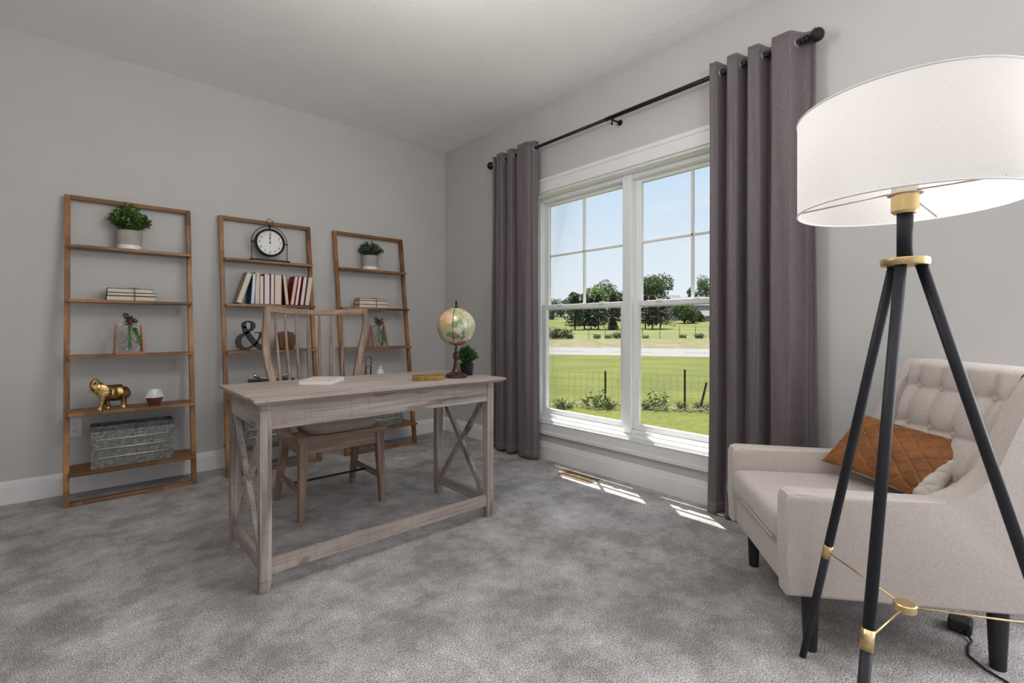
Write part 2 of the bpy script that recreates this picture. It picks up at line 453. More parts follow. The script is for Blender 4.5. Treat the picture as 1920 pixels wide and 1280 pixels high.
def baseboard(name, along, p0, p1, face, sgn):
    """profile: tall flat board, small step, rounded cap"""
    prof = [(0, 0), (.015, 0), (.015, .098), (.011, .103), (.011, .112), (.008, .118), (.007, .127), (.003, .132), (0, .132)]
    b = B()
    if along == 'x': poly = [(p0, face + sgn * d, z) for d, z in prof]; vec = (p1 - p0, 0, 0)
    else: poly = [(face + sgn * d, p0, z) for d, z in prof]; vec = (0, p1 - p0, 0)
    b.prism(poly, vec)
    return struct(b.build(name, TRIM))
baseboard('baseboard_back', 'x', XL, XW, YW, -1)['label'] = 'white baseboard under the ladder shelf wall'
baseboard('baseboard_right', 'y', YF, YW - .015, XW, -1)['label'] = 'white baseboard under the window'
baseboard('baseboard_left', 'y', YF, YW - .015, XL, 1)
baseboard('baseboard_front', 'x', XL + .015, XW - .015, YF, 1)

# window: twin double-hung unit in a picture-frame casing
def window():
    w = sit('window_1', (XW, (OY0 + OY1) / 2, OZ0), 'white twin double-hung window with grilles in the upper sashes')
    cw, ct = 0.092, 0.018
    y0, y1, z0, z1 = OY0, OY1, OZ0, OZ1
    def casing(p):                       # mitred board with a thicker outer edge
        a0, a1, b0, b1 = p               # outer pair, inner pair (y,z)
        bb = B()
        def pt(q, t): return (XW - t, q[0], q[1])
        lerp = lambda A, C, t: (A[0] + (C[0] - A[0]) * t, A[1] + (C[1] - A[1]) * t)
        cols = [(0, .001), (0, .022), (.22, .022), (.3, .016), (.86, .014), (.9, .018), (1, .018), (1, .001)]
        A = [bb.bm.verts.new(pt(lerp(a0, b0, t), d)) for t, d in cols]
        C = [bb.bm.verts.new(pt(lerp(a1, b1, t), d)) for t, d in cols]
        n = len(cols)
        for i in range(n): bb.face([A[i], A[(i + 1) % n], C[(i + 1) % n], C[i]])
        bb.face(A); bb.face(list(reversed(C)))
        bb.build('casing', TRIM, w, world=True)
    oy0, oy1, oz0, oz1 = y0 - cw, y1 + cw, z0 - cw, z1 + cw + .01
    casing(((oy0, oz1), (oy1, oz1), (y0, z1), (y1, z1)))
    casing(((oy1, oz0), (oy0, oz0), (y1, z0), (y0, z0)))
    casing(((oy0, oz0), (oy0, oz1), (y0, z0), (y0, z1)))
    casing(((oy1, oz1), (oy1, oz0), (y1, z1), (y1, z0)))
    # jamb lining
    t = 0.016; xo = XW + WT
    B().box(XW, xo, y0, y1, z1 - t, z1).build('head_jamb', TRIM, w, True)
    B().box(XW, xo, y0, y1, z0, z0 + t).build('sill_board', TRIM, w, True)
    B().box(XW, xo, y0, y0 + t, z0 + t, z1 - t).build('side_jamb', TRIM, w, True)
    B().box(XW, xo, y1 - t, y1, z0 + t, z1 - t).build('side_jamb', TRIM, w, True)
    yc = (y0 + y1) / 2
    fx0, fx1 = XW + .085, XW + WT + .01        # vinyl master frame
    for s0, s1 in ((y0 + t, yc), (yc, y1 - t)):
        f = B()
        fw = .030
        f.box(fx0, fx1, s0, s0 + fw, z0 + t, z1 - t, .003).box(fx0, fx1, s1 - fw, s1, z0 + t, z1 - t, .003)
        f.box(fx0, fx1, s0 + fw, s1 - fw, z1 - t - fw, z1 - t, .003).box(fx0, fx1, s0 + fw, s1 - fw, z0 + t, z0 + t + .026, .003)
        f.build('window_frame', VINYL, w, True)
        a0, a1 = s0 + fw, s1 - fw; zb, zt, zm = z0 + t + .026, z1 - t - fw, 1.175
        sw = .043
        for nm, (q0, q1, xa, xb, top) in {'lower_sash': (zb, zm + .02, XW + .106, XW + .135, False),
                                          'upper_sash': (zm - .02, zt, XW + .137, XW + .166, True)}.items():
            s = B()
            bot = .040; tp = .034 if not top else .026
            if top: bot = .036
            s.box(xa, xb, a0, a0 + sw, q0, q1, .004).box(xa, xb, a1 - sw, a1, q0, q1, .004)
            s.box(xa, xb, a0 + sw, a1 - sw, q1 - tp, q1, .004).box(xa, xb, a0 + sw, a1 - sw, q0, q0 + bot, .004)
            so = s.build(nm, VINYL, w, True)
            xm = (xa + xb) / 2
            gp = B().box(xm - .003, xm + .003, a0 + sw, a1 - sw, q0 + bot, q1 - tp)
            bmesh.ops.translate(gp.bm, vec=-Vector(w.location), verts=gp.bm.verts)
            gp.build('pane', PANE, so)
            if top:
                ym = (a0 + a1) / 2; zc = (q0 + bot + q1 - tp) / 2
                for bx in ((ym - .009, ym + .009, q0 + bot, q1 - tp), (a0 + sw, a1 - sw, zc - .009, zc + .009)):
                    g = B().box(xm - .009, xm + .009, bx[0], bx[1], bx[2], bx[3], .003)
                    bmesh.ops.translate(g.bm, vec=-Vector(w.location), verts=g.bm.verts)
                    g.build('grille_bar', VINYL, so)
            else:
                for yy in (a0 + .2, a1 - .2):
                    g = B().box(xa - .012, xa + .004, yy - .022, yy + .022, q1 - .012, q1 + .006, .003)
                    bmesh.ops.translate(g.bm, vec=-Vector(w.location), verts=g.bm.verts)
                    g.build('sash_lock', VINYL, so)
    B().box(fx0 - .012, fx0 + .01, yc - .034, yc + .034, z0 + t, z1 - t, .004).build('mullion', VINYL, w, True)
window()

# floor register and wall outlet
def register():
    x0, x1, y0, y1 = 2.435, 2.548, 1.985, 2.265
    t = thing('floor_register', 'tan slatted floor air register in the carpet under the window', 'floor register', ((x0 + x1) / 2, (y0 + y1) / 2, 0))
    f = B(); fw = .012
    f.box(x0, x1, y0, y0 + fw, 0, .005).box(x0, x1, y1 - fw, y1, 0, .005)
    f.box(x0, x0 + fw, y0 + fw, y1 - fw, 0, .005).box(x1 - fw, x1, y0 + fw, y1 - fw, 0, .005)
    ym = (y0 + y1) / 2
    f.box(x0 + fw, x1 - fw, ym - .005, ym + .005, 0, .005)
    f.build('frame', REGI, t, True)
    B().box(x0 + fw, x1 - fw, y0 + fw, y1 - fw, 0.0002, .0012).build('dark_duct', DARKIN, t, True)
    n = 9
    me = None
    for half in ((y0 + fw, ym - .005), (ym + .005, y1 - fw)):
        for i in range(n):
            x = x0 + fw + (x1 - x0 - 2 * fw) * (i + .5) / n
            if me is None:
                o = B().box(-.0028, .0028, -(half[1] - half[0]) / 2, (half[1] - half[0]) / 2, 0, .0036).build('slat', REGI, t)
                me = o.data
            else: o = link('slat', me, t)
            o.location = Vector((x, (half[0] + half[1]) / 2, .001)) - t.location
register()

def outlet():
    t = thing('wall_outlet', 'white duplex wall outlet behind the elephant shelf', 'outlet', (-.058, YW, .40))
    B().box(-.036, .036, -.006, 0, -.058, .058, .003).build('cover_plate', PLASTW, t)
    for z in (-.02, .02):
        r = B()
        poly = [(.017 * math.cos(a) , -.0085, z + max(-.013, min(.013, .017 * math.sin(a)))) for a in [2 * PI * k / 20 for k in range(20)]]
        r.prism(poly, (0, .004, 0)); ro = r.build('receptacle', PLASTW, t)
        q = B().box(-.008, -.0055, -.0095, -.008, z - .001, z + .008).box(.0055, .008, -.0095, -.008, z - .001, z + .007)
        q.box(-.0022, .0022, -.0095, -.008, z - .010, z - .006)
        q.build('slots', DARKIN, ro)
outlet()

# ------------------------------------------------------------------ leaning ladder shelves
SZ = [1.510, 1.183, 0.851, 0.524, 0.188]          # shelf tops
SBACK = [3.968, 3.955, 3.935, 3.92, 3.915]
def yf(z): return 3.675 + z / 1.82 * 0.262         # front face of the leaning rails
RW, RD, LH, LW = 0.027, 0.035, 1.82, 0.635
def ladder(x0, label):
    t = thing('ladder_shelf', label, 'shelf', (x0 + LW / 2, 3.80, 0), group='leaning ladder shelves')
    hw = LW / 2
    ly = lambda z: yf(z) - 3.80
    def rail(xa):
        xb = xa + RW
        B().hexa([(xa, ly(0), 0), (xb, ly(0), 0), (xb, ly(0) + RD, 0), (xa, ly(0) + RD, 0),
                  (xa, ly(LH), LH), (xb, ly(LH), LH), (xb, ly(LH) + RD, LH), (xa, ly(LH) + RD, LH)], .002).build('rail', rails('acacia', 'z'), t)
    rail(-hw); rail(hw - RW)
    for nm, z0, z1 in (('top_rail', LH - .026, LH), ('bottom_rail', 0, .022)):
        a, c = -hw + RW, hw - RW
        B().hexa([(a, ly(z0), z0), (c, ly(z0), z0), (c, ly(z0) + RD, z0), (a, ly(z0) + RD, z0),
                  (a, ly(z1), z1), (c, ly(z1), z1), (c, ly(z1) + RD, z1), (a, ly(z1) + RD, z1)], .002).build(nm, rails('acacia', 'x'), t)
    for z, yb in zip(SZ, SBACK):
        f = yf(z) - .05 - 3.80; bk = yb - 3.80; a, c = -hw + .020, hw - .010; ch = .022
        poly = [(a, f, z - .017), (c, f, z - .017), (c, bk - ch, z - .017), (c - ch, bk, z - .017), (a + ch, bk, z - .017), (a, bk - ch, z - .017)]
        B().prism(poly, (0, 0, .017), .002).build('shelf', rails('acacia', 'x'), t)
    return t
ladder(-0.104, 'brown wooden ladder shelf at the left with gold elephant and geometric ornament')
ladder(0.700, 'brown wooden ladder shelf with black clock and row of upright books')
ladder(1.522, 'brown wooden ladder shelf nearest the window with grey-green plant on top')

# ------------------------------------------------------------------ shelf ornaments
def pot_plant(loc, label, r, h, fol, n, spread, height, leafm, ln, seed, two_tone=True):
    t = thing('potted_plant', label, 'plant', loc)
    rnd = random.Random(seed)
    if two_tone:
        zb = h * .22
        B().lathe([(0.001, 0), (r * .95, 0), (r * .96, zb), (0.001, zb)], n=32, cap=False).build('pot_base', WGLAZE, t, smooth=True, auto=40)
        B().lathe([(0.001, zb), (r * .97, zb), (r, h), (r * .9, h), (r * .88, h * .88), (.001, h * .88)], n=32, cap=False).build('pot', CONCRETE, t, smooth=True, auto=40)
    else:
        B().lathe([(0.001, 0), (r * .78, 0), (r * .82, .004), (r, h), (r * .9, h), (r * .88, h * .88), (.001, h * .88)], n=28, cap=False).build('pot', BLACKM, t, smooth=True, auto=40)
    B().lathe([(0.001, h * .86), (r * .9, h * .86), (r * .9, h * .9), (.001, h * .92)], n=20, cap=False).build('soil', SOIL, t)
    f = B(); st = B()
    for i in range(n):
        a = rnd.uniform(0, 2 * PI); el = rnd.random() ** .7
        rr = spread * math.sqrt(rnd.uniform(.02, 1))
        tip = Vector((rr * math.cos(a), rr * math.sin(a), h + height * (1 - .62 * (rr / spread) ** 2) * rnd.uniform(.62, 1.0)))
        root = Vector((r * .5 * math.cos(a) * rnd.random(), r * .5 * math.sin(a) * rnd.random(), h * .9))
        mid = root.lerp(tip, .5) + Vector((0, 0, height * .10))
        pts = [root.lerp(mid, k / 3) for k in range(3)] + [mid.lerp(tip, k / 3) for k in range(4)]
        st.tube(pts, [.0011] * len(pts), 4, cap=False)
        for k in range(2, len(pts)):
            d = (pts[k] - pts[k - 1]).normalized()
            for q in range(3):
                b_ = rnd.uniform(0, 2 * PI); o = d.orthogonal().normalized()
                o.rotate(Matrix.Rotation(b_, 3, d))
                ld = (d * rnd.uniform(.2, .9) + o).normalized()
                f.leaf(pts[k] - d * rnd.uniform(0, .012), ld, Vector((rnd.uniform(-.5, .5), rnd.uniform(-.5, .5), 1)), ln * rnd.uniform(.7, 1.25), ln * rnd.uniform(.5, .68), rnd.uniform(.0, .2))
    tag(st.build('stems', STEM, t, fix=False), kind='stuff')
    tag(f.build('foliage', leafm, t, fix=False), kind='stuff')
    return t
pot_plant((.199, 3.893, SZ[0]), 'leafy green plant in two-tone stone pot on the left ladder shelf', .066, .118, 0, 150, .108, .175, LEAF, .027, 3)
pot_plant((1.822, 3.893, SZ[0]), 'grey-green plant in two-tone pot on the ladder shelf nearest the window', .069, .122, 0, 130, .108, .135, LEAFG, .020, 8)

def book_parts(t, sx, sy, sz, flat, cov, pg, bt=.0028, inset=.004):
    """book filling (0..sx, 0..sy, 0..sz); spine at +y; boards on x (standing) or z (flat)"""
    c = B()
    if flat:
        c.box(0, sx, 0, sy, 0, bt, .0006).box(0, sx, 0, sy, sz - bt, sz, .0006).box(0, sx, sy - bt, sy, bt, sz - bt)
        p = (inset, sx - inset, inset, sy - bt, bt, sz - bt)
    else:
        c.box(0, bt, 0, sy, 0, sz, .0006).box(sx - bt, sx, 0, sy, 0, sz, .0006).box(bt, sx - bt, sy - bt, sy, 0, sz)
        p = (bt, sx - bt, inset, sy - bt, inset, sz - inset)
    co = c.build('cover', cov, t)
    pp = B().box(*p).build('page_block', pg, t)
    return co, pp

def covers(n, c): return noise_mat('cover_' + n, [(0.3, tuple(v * .85 for v in c)), (0.7, c)], 40, 0.6)
def bundle(loc, label, specs):
    t = thing('book_bundle', label, 'books', loc)
    z = 0
    tops = []
    for i, (dx, w, d, h, c, dy) in enumerate(specs):
        bk = bpy.data.objects.new('book', None); COL.objects.link(bk); bk.parent = t
        bk.location = (dx - w / 2, dy, z)
        book_parts(bk, w, d, h, True, c, PAGEST)
        z += h; tops.append((dx, w, d, h, dy))
    tw = B(); x = .015
    for off in (0, .004):
        f = min(s[5] for s in specs) - .003; bk_ = max(s[5] + s[2] for s in specs) + .002
        tw.tube([(x + off, f, 0.001), (x + off, f, z + .001), (x + off, bk_, z + .001), (x + off, bk_, 0.001)], .0014, 6)
    for k in range(3):
        a = [(-.004, .01), (.018, .03), (-.03, .035)][k]
        pts = [(x + a[0] * s_ + a[1] * math.sin(s_ * 3) * .5, f + .05 + .02 * s_, z + .003 + .006 * math.sin(s_ * PI)) for s_ in [q / 8 for q in range(9)]]
        tw.tube(pts, .0013, 6)
    tw.build('twine', TWINE, t)
    return t
bundle((.205, 3.822, SZ[1]), 'three dark-edged books tied with twine on the left ladder shelf',
       [(.002, .245, .105, .030, covers('plum', (.10, .055, .06)), .004), (.004, .243, .108, .020, covers('ink', (.05, .045, .06)), 0.0),
        (-.004, .225, .10, .027, covers('ink', (.05, .045, .06)), .008)])
bundle((1.83, 3.822, SZ[1]), 'three red-edged books tied with twine on the ladder shelf nearest the window',
       [(0, .27, .105, .028, covers('taupe', (.20, .15, .13)), 0), (0, .265, .105, .034, covers('olive', (.07, .07, .05)), .004),
        (-.01, .24, .10, .018, covers('brick', (.22, .07, .05)), .008)])

def flower_vase(loc, label, seed, tall, colour_leaf):
    t = thing('flower_vase', label, 'vase', loc, rz=R(4))
    W, Hh = .148, .185
    wd = rails('acacia', 'z')
    fr = lambda p0, p1, sd: B().bar(p0, p1, .014, .018, sd, .001).build('frame_leg', wood('pink_beech', (.30, .16, .10), (.50, .30, .20), 'z', 24, .6), t)
    for s in (-1, 1):
        x = s * (W / 2 - .007)
        fr((x, -.045, .012), (x * .93, 0, Hh), (1, 0, 0))
        fr((x, .055, 0), (x * .93, .004, Hh), (1, 0, 0))
    B().box(-W / 2, W / 2, -.055, -.035, 0, .014, .001).build('foot_rail', wood('pink_beech', (.30, .16, .10), (.50, .30, .20), 'x', 24, .6), t)
    B().tube([(-W / 2 + .01, 0, Hh - .004), (W / 2 - .01, 0, Hh - .004)], .0028, 8).build('hanger_rod', PALEGOLD, t)
    prof = [(.0185, Hh - .002), (.017, Hh - .012), (.016, .105), (.020, .095), (.036, .078), (.042, .058), (.036, .036), (.02, .024), (.001, .020)]
    B().lathe(prof, (0, -.012, 0), 28, cap=False).build('glass_bulb', VGLASS, t, smooth=True)
    rnd = random.Random(seed)
    st = B(); lf = B(); fl = B(); bd = B()
    for i in range(11):
        a = rnd.uniform(0, 2 * PI); sp = rnd.uniform(.012, .042)
        tip = Vector((sp * math.cos(a), -.012 + sp * .6 * math.sin(a), Hh + rnd.uniform(.008, tall)))
        p = [Vector((rnd.uniform(-.012, .012), -.012, .035)), Vector((rnd.uniform(-.007, .007), -.012, .10)), Vector((rnd.uniform(-.008, .008), -.012, Hh)), tip]
        st.tube(p, .0018, 6)
        for k in range(8):
            q = p[2].lerp(tip, rnd.uniform(.1, 1)); b_ = rnd.uniform(0, 2 * PI)
            lf.leaf(q, (math.cos(b_), .6 * math.sin(b_), rnd.uniform(-.1, .9)), (0, rnd.uniform(-.4, .2), 1), rnd.uniform(.025, .045), rnd.uniform(.010, .016), .12)
    for k in range(7):                       # greenery hanging inside and beside the glass
        q = Vector((rnd.uniform(.0, .02), -.012, rnd.uniform(.12, .17)))
        st.tube([q, q + Vector((.015, -.01, -.03)), q + Vector((.03 + .01 * rnd.random(), -.018, -.07)), q + Vector((.035 + .012 * rnd.random(), -.02, -.11))], .0014, 5)
        for j in range(6):
            g = q + Vector((.012 + .004 * j, -.012, -.018 * j))
            lf.leaf(g, (rnd.uniform(-.6, .6), rnd.uniform(-.6, .2), -.6), (0, -1, .2), .017, .007, .1)
    lf.leaf(Vector((.02, -.012, Hh + .03)), (.75, -.1, .42), (0, 0, 1), .075, .012, .1)
    for c, rr in (((.018, -.03, Hh + .018), .020), ((-.008, -.034, Hh + .004), .015)):
        for k in range(60):
            d = Vector((rnd.gauss(0, 1), rnd.gauss(0, 1), rnd.gauss(0, 1))).normalized()
            fl.leaf(Vector(c) + Vector((d.x * rr * 1.3, d.y * rr, d.z * rr * .6)) * .6, d, (d.y, d.z, d.x), .010, .008, .2)
    for k in range(40):
        d = Vector((rnd.gauss(0, 1), rnd.gauss(0, 1), rnd.gauss(0, 1))).normalized()
        bd.leaf(Vector((-.022, -.01, Hh + tall * .85)) + d * .008, d, (d.y, d.z, d.x), .012, .009, .2)
    st.build('stems', STEM, t, fix=False); tag(lf.build('leaves', colour_leaf, t, fix=False), kind='stuff')
    tag(fl.build('flower_head', FLOWER, t, fix=False), kind='stuff'); tag(bd.build('dark_bud', PETAL, t, fix=False), kind='stuff')
    return t
flower_vase((.195, 3.80, SZ[2]), 'glass bulb vase with pink flowers in wooden stand on the left ladder shelf', 5, .062, LEAFD)
flower_vase((1.85, 3.80, SZ[2]), 'glass bulb vase with mixed flowers in wooden stand on the ladder shelf nearest the window', 11, .060, LEAFG)

def elephant():
    t = thing('elephant_figurine', 'gold elephant figurine with raised trunk on the left ladder shelf', 'figurine', (.112, 3.795, SZ[3]), rz=R(20))
    b = B()
    b.sphere((.018, 0, .090), .052, 20, 14, (1.22, .86, .92)).sphere((-.030, 0, .098), .046, 18, 12, (1, .85, 1.0))
    b.sphere((.054, 0, .086), .043, 16, 12, (.95, .88, 1.0))
    b.sphere((-.066, 0, .132), .030, 16, 12, (1.0, .85, 1.1)).sphere((-.055, 0, .112), .028, 14, 10, (1.2, .85, 1))
    tr = [(-.080, 0, .124, .018), (-.092, 0, .132, .0165), (-.097, 0, .146, .015), (-.095, 0, .163, .014), (-.086, 0, .174, .0125), (-.075, 0, .176, .011), (-.066, 0, .170, .008)]
    b.tube([q[:3] for q in tr], [q[3] for q in tr], 12)
    b.tube([(-.085, 0, .120), (-.094, 0, .106), (-.092, 0, .100)], [.010, .007, .003], 8)      # open lower jaw
    for x, y, lean in ((-.048, -.022, -.020), (-.022, .022, .010), (.050, -.022, .000), (.066, .022, .010)):
        b.tube([(x, y, .085), (x + lean * .4, y, .052), (x + lean * .7, y, .025), (x + lean, y, .008), (x + lean, y, .0)], [.021, .016, .0125, .0125, .0155], 12)
        b.sphere((x + lean - .008, y, .006), .010, 8, 6, (1.1, 1, .55))
    b.tube([(.090, 0, .100), (.096, 0, .085), (.097, 0, .060)], [.004, .003, .002], 6)
    o = b.build('body', GOLD, t, smooth=True)
    m = o.modifiers.new('remesh', 'REMESH'); m.mode = 'VOXEL'; m.voxel_size = .0026; m.use_smooth_shade = True
    m2 = o.modifiers.new('smooth', 'SMOOTH'); m2.iterations = 4; m2.factor = .5
    for s in (-1, 1):
        e_ = B()
        pts = []
        for k in range(16):
            a = 2 * PI * k / 16
            pts.append((-.050 + .022 * math.cos(a), s * (.026 + .010 * abs(math.cos(a)) * (math.cos(a) > 0)), .118 + .030 * math.sin(a) - .010 * math.cos(a)))
        e_.prism(pts, (0, s * .004, 0), .0012); e_.build('ear', GOLD, t, smooth=True, auto=50)
        B().tube([(-.080, s * .013, .112), (-.098, s * .019, .108), (-.112, s * .020, .115)], [.0035, .0028, .001], 8).build('tusk', BRASS, t, smooth=True)
    def sad(u, v):
        x = -.022 + .066 * u; a = (v - .5) * R(210)
        return (x, .0465 * math.sin(a) * (1 + .06 * math.sin(u * 9)), .092 + .050 * math.cos(a) + .004 * math.sin(v * 40) * math.sin(u * 30))
    sd = B().grid(sad, 14, 24).build('saddle_cloth', GOLD, t, smooth=True, fix=False)
    ms = sd.modifiers.new('thick', 'SOLIDIFY'); ms.thickness = .003
elephant()

def geo_ornament():
    t = thing('geometric_ornament', 'white and walnut faceted geometric ornament beside the gold elephant', 'ornament', (.318, 3.80, SZ[3]))
    n = 6
    def ring(r, z, off): return [(r * math.cos(2 * PI * (k + off) / n), r * math.sin(2 * PI * (k + off) / n), z) for k in range(n)]
    b = B(); u = b.verts(ring(.054, .052, .5)); l = b.verts(ring(.0525, .047, .5)); top = b.verts(ring(.034, .100, 1.0))
    for k in range(n):
        b.face([u[k], u[(k + 1) % n], top[k]]); b.face([top[k], u[(k + 1) % n], top[(k + 1) % n]]); b.face([l[k], l[(k + 1) % n], u[(k + 1) % n], u[k]])
    b.face(top); b.face(list(reversed(l))); b.build('marble_top', WMARBLE, t)
    b = B(); l = b.verts(ring(.0515, .047, .5)); bt = b.verts(ring(.033, 0, .5))
    for k in range(n): b.face([bt[k], bt[(k + 1) % n], l[(k + 1) % n], l[k]])
    b.face(l); b.face(list(reversed(bt))); b.build('walnut_base', WALNUT, t)
geo_ornament()

def crate(loc, label, w=.395, h=.215, d=.145):
    t = thing('metal_crate', label, 'crate', loc)
    th = .004; zr = h + .03
    b = B()
    b.box(-w / 2, w / 2, 0, d, 0, th)
    for (x0, x1, y0, y1) in ((-w / 2, w / 2, 0, th), (-w / 2, w / 2, d - th, d), (-w / 2, -w / 2 + th, th, d - th), (w / 2 - th, w / 2, th, d - th)):
        b.box(x0, x1, y0, y1, th, h)
    b.build('body', STEEL, t)
    for k in range(1, 4):
        z = h * k / 4 + .002
        B().tube([(-w / 2 + .024, -.001, z), (w / 2 - .024, -.001, z)], .0055, 8).build('ridge', RIDGE, t, smooth=True)
    for s in (-1, 1):
        x = s * (w / 2 - .010)
        c = B().box(x - .011, x + .011, -.003, .001, .002, h, .001)
        for k in range(4): c.sphere((x, -.003, .03 + k * .05), .0032, 8, 6)
        c.build('corner_strap', STEEL, t)
    rm = B()
    rm.box(-w / 2 - .003, w / 2 + .003, -.003, .003, h, zr, .001).box(-w / 2 - .003, w / 2 + .003, d - .003, d + .003, h, zr, .001)
    rm.box(-w / 2 - .003, -w / 2 + .003, .003, d - .003, h, zr, .001).box(w / 2 - .003, w / 2 + .003, .003, d - .003, h, zr, .001)
    rm.build('rim', STEELD, t)
    return t
crate((.212, 3.712, SZ[4]), 'galvanised metal crate on the bottom of the left ladder shelf')
crate((1.012, 3.712, SZ[4]), 'galvanised metal crate on the ladder shelf under the books, behind the desk leg')
crate((1.84, 3.712, SZ[4]), 'galvanised metal crate on the ladder shelf nearest the window')

def text_mesh(s, size, depth=0.0):
    cu = bpy.data.curves.new('txt', 'FONT'); cu.body = s; cu.size = size; cu.align_x = 'CENTER'; cu.align_y = 'CENTER'; cu.extrude = depth
    o = bpy.data.objects.new('txt', cu); COL.objects.link(o)
    dg = bpy.context.evaluated_depsgraph_get(); dg.update()
    me = bpy.data.meshes.new_from_object(o.evaluated_get(dg)); bpy.data.objects.remove(o)
    return me

def clock():
    t = thing('table_clock', 'round black table clock showing twelve on the top of the middle ladder shelf', 'clock', (1.017, 3.868, SZ[0]))
    zc = .137; r = .103
    B().box(-.134, .134, -.035, .035, 0, .010, .002).build('base', BLACKM, t)
    ring = B()
    prof = [(r, -.018), (r, .018), (r - .006, .022), (r - .014, .018), (r - .016, -.006)]
    def rg(u, v):
        k = v * (len(prof)); i = int(round(k)) % len(prof); a = 2 * PI * u
        q = prof[i]; return (q[0] * math.cos(a), -q[1], zc + q[0] * math.sin(a))
    ring.grid(rg, 48, len(prof), wrap=True); ring.build('bezel', BLACKM, t, smooth=True, auto=40)
    fc = B(); fc.prism([((r - .014) * math.cos(2 * PI * k / 48), -.008, zc + (r - .014) * math.sin(2 * PI * k / 48)) for k in range(48)], (0, .018, 0))
    fo = fc.build('dial', mat('dial_white', (.80, .80, .81), .5), t)
    ink = mat('dial_ink', (.02, .02, .022), .6)
    for k in range(1, 13):
        a = R(90 - 30 * k); me = text_mesh(str(k), .026); me.materials.clear(); me.materials.append(ink); me.name = 'numeral'
        o = link('numeral', me, fo); o.rotation_euler = (R(90), 0, 0); o.location = (.072 * math.cos(a), -.0088, zc + .072 * math.sin(a))
    hd = B().box(-.0016, .0016, -.011, -.010, zc - .008, zc + .068).prism([(-.006, -.0115, zc + .034), (0, -.0115, zc + .024), (.006, -.0115, zc + .034), (0, -.0115, zc + .046)], (0, .001, 0))
    hd.prism([(-.0045, -.0115, zc + .052), (.0045, -.0115, zc + .052), (0, -.0115, zc + .072)], (0, .001, 0)); hd.build('hands', ink, t)
    B().lathe([(.001, 0), (.006, 0), (.006, .004), (.001, .004)], (0, 0, 0), 16, cap=False).build('centre_cap', ink, t).matrix_local = Matrix.Translation((0, -.0095, zc)) @ Matrix.Rotation(R(90), 4, 'X')
    R2 = .122
    hp = [(-R2, 0, .01), (-R2, 0, zc)] + [(-R2 * math.cos(PI * k / 24), 0, zc + R2 * math.sin(PI * k / 24)) for k in range(1, 24)] + [(R2, 0, zc), (R2, 0, .01)]
    B().tube(hp, .0028, 8).build('hoop', BLACKM, t, smooth=True)
    for s in (-1, 1): B().tube([(s * (r - .002), 0, zc), (s * (R2 + .004), 0, zc)], .005, 10).build('pivot', BLACKM, t, smooth=True)
    B().lathe([(.001, r - .004), (.006, r - .004), (.0055, r + .015), (.010, r + .022), (.010, r + .028), (.004, r + .034), (.001, r + .034)], (0, 0, zc), 16, cap=False).build('crown', BLACKM, t, smooth=True)
    B().tube([(.024 * math.cos(2 * PI * k / 28), 0, zc + r + .050 + .024 * math.sin(2 * PI * k / 28)) for k in range(28)], .0022, 8, closed=True).build('carry_ring', BLACKM, t, smooth=True)
clock()

# twelve upright books, fore-edges to the room: (x of left page edge, width, tilt, height, cover, pages, label)
red, dred = covers('red', (.44, .012, .025)), covers('dark_red', (.22, .008, .016))
BK = [(.785, .036, 17.7, .232, covers('grey_taupe', (.34, .29, .25)), PAGES, 'taupe book leaning far right at the left end of the book row'),
      (.876, .026, 3.7, .225, covers('blue', (.012, .13, .34)), PAGESW, 'blue book, only blue one in the book row'),
      (.906, .029, .5, .235, covers('cream', (.55, .48, .38)), PAGES, 'tall cream-covered book just right of the blue book'),
      (.937, .026, 0, .212, covers('rose', (.28, .10, .10)), PAGESW, 'short rose book, lowest in the book row'),
      (.966, .040, 0, .226, covers('purple', (.085, .014, .085)), PAGESW, 'purple-covered book with white pages in the book row'),
      (1.008, .026, .5, .230, red, PAGESW, 'slim red-edged book right of the purple book'),
      (1.036, .049, .5, .226, covers('beige', (.42, .33, .29)), PAGES, 'thickest beige book in the middle of the book row'),
      (1.114, .026, -5.6, .226, dred, PAGES, 'dark red book leaning left in the book row'),
      (1.146, .027, 8.5, .224, red, PAGES, 'bright red book leaning right with its cover showing'),
      (1.1795, .024, 7.6, .224, red, PAGESW, 'fourth book from the right end of the row, red-edged'.replace('fourth', 'third').replace('third', 'slim red third')),
      (1.2155, .029, 7.4, .224, dred, PAGESW, 'second book from the right end of the book row, leaning right'),
      (1.2530, .033, 7.6, .224, covers('sand', (.45, .38, .29)), PAGES, 'sand-coloured book at the right end of the book row')]
BK[9] = BK[9][:6] + ('slim red-edged book, third from the right end of the book row',)
for x, w, tl, h, cv, pg, lb in BK:
    t = thing('book', lb, 'book', (x, 3.815, SZ[1]), group='upright books on the middle ladder shelf')
    book_parts(t, w, .125, h, False, cv, pg)
    a = R(tl)
    t.rotation_euler = (0, a, 0)
    if tl > 0: t.location.z += w * math.sin(a)         # pivots on its right lower edge
    # tilted left: pivots on its left lower edge, already at shelf height

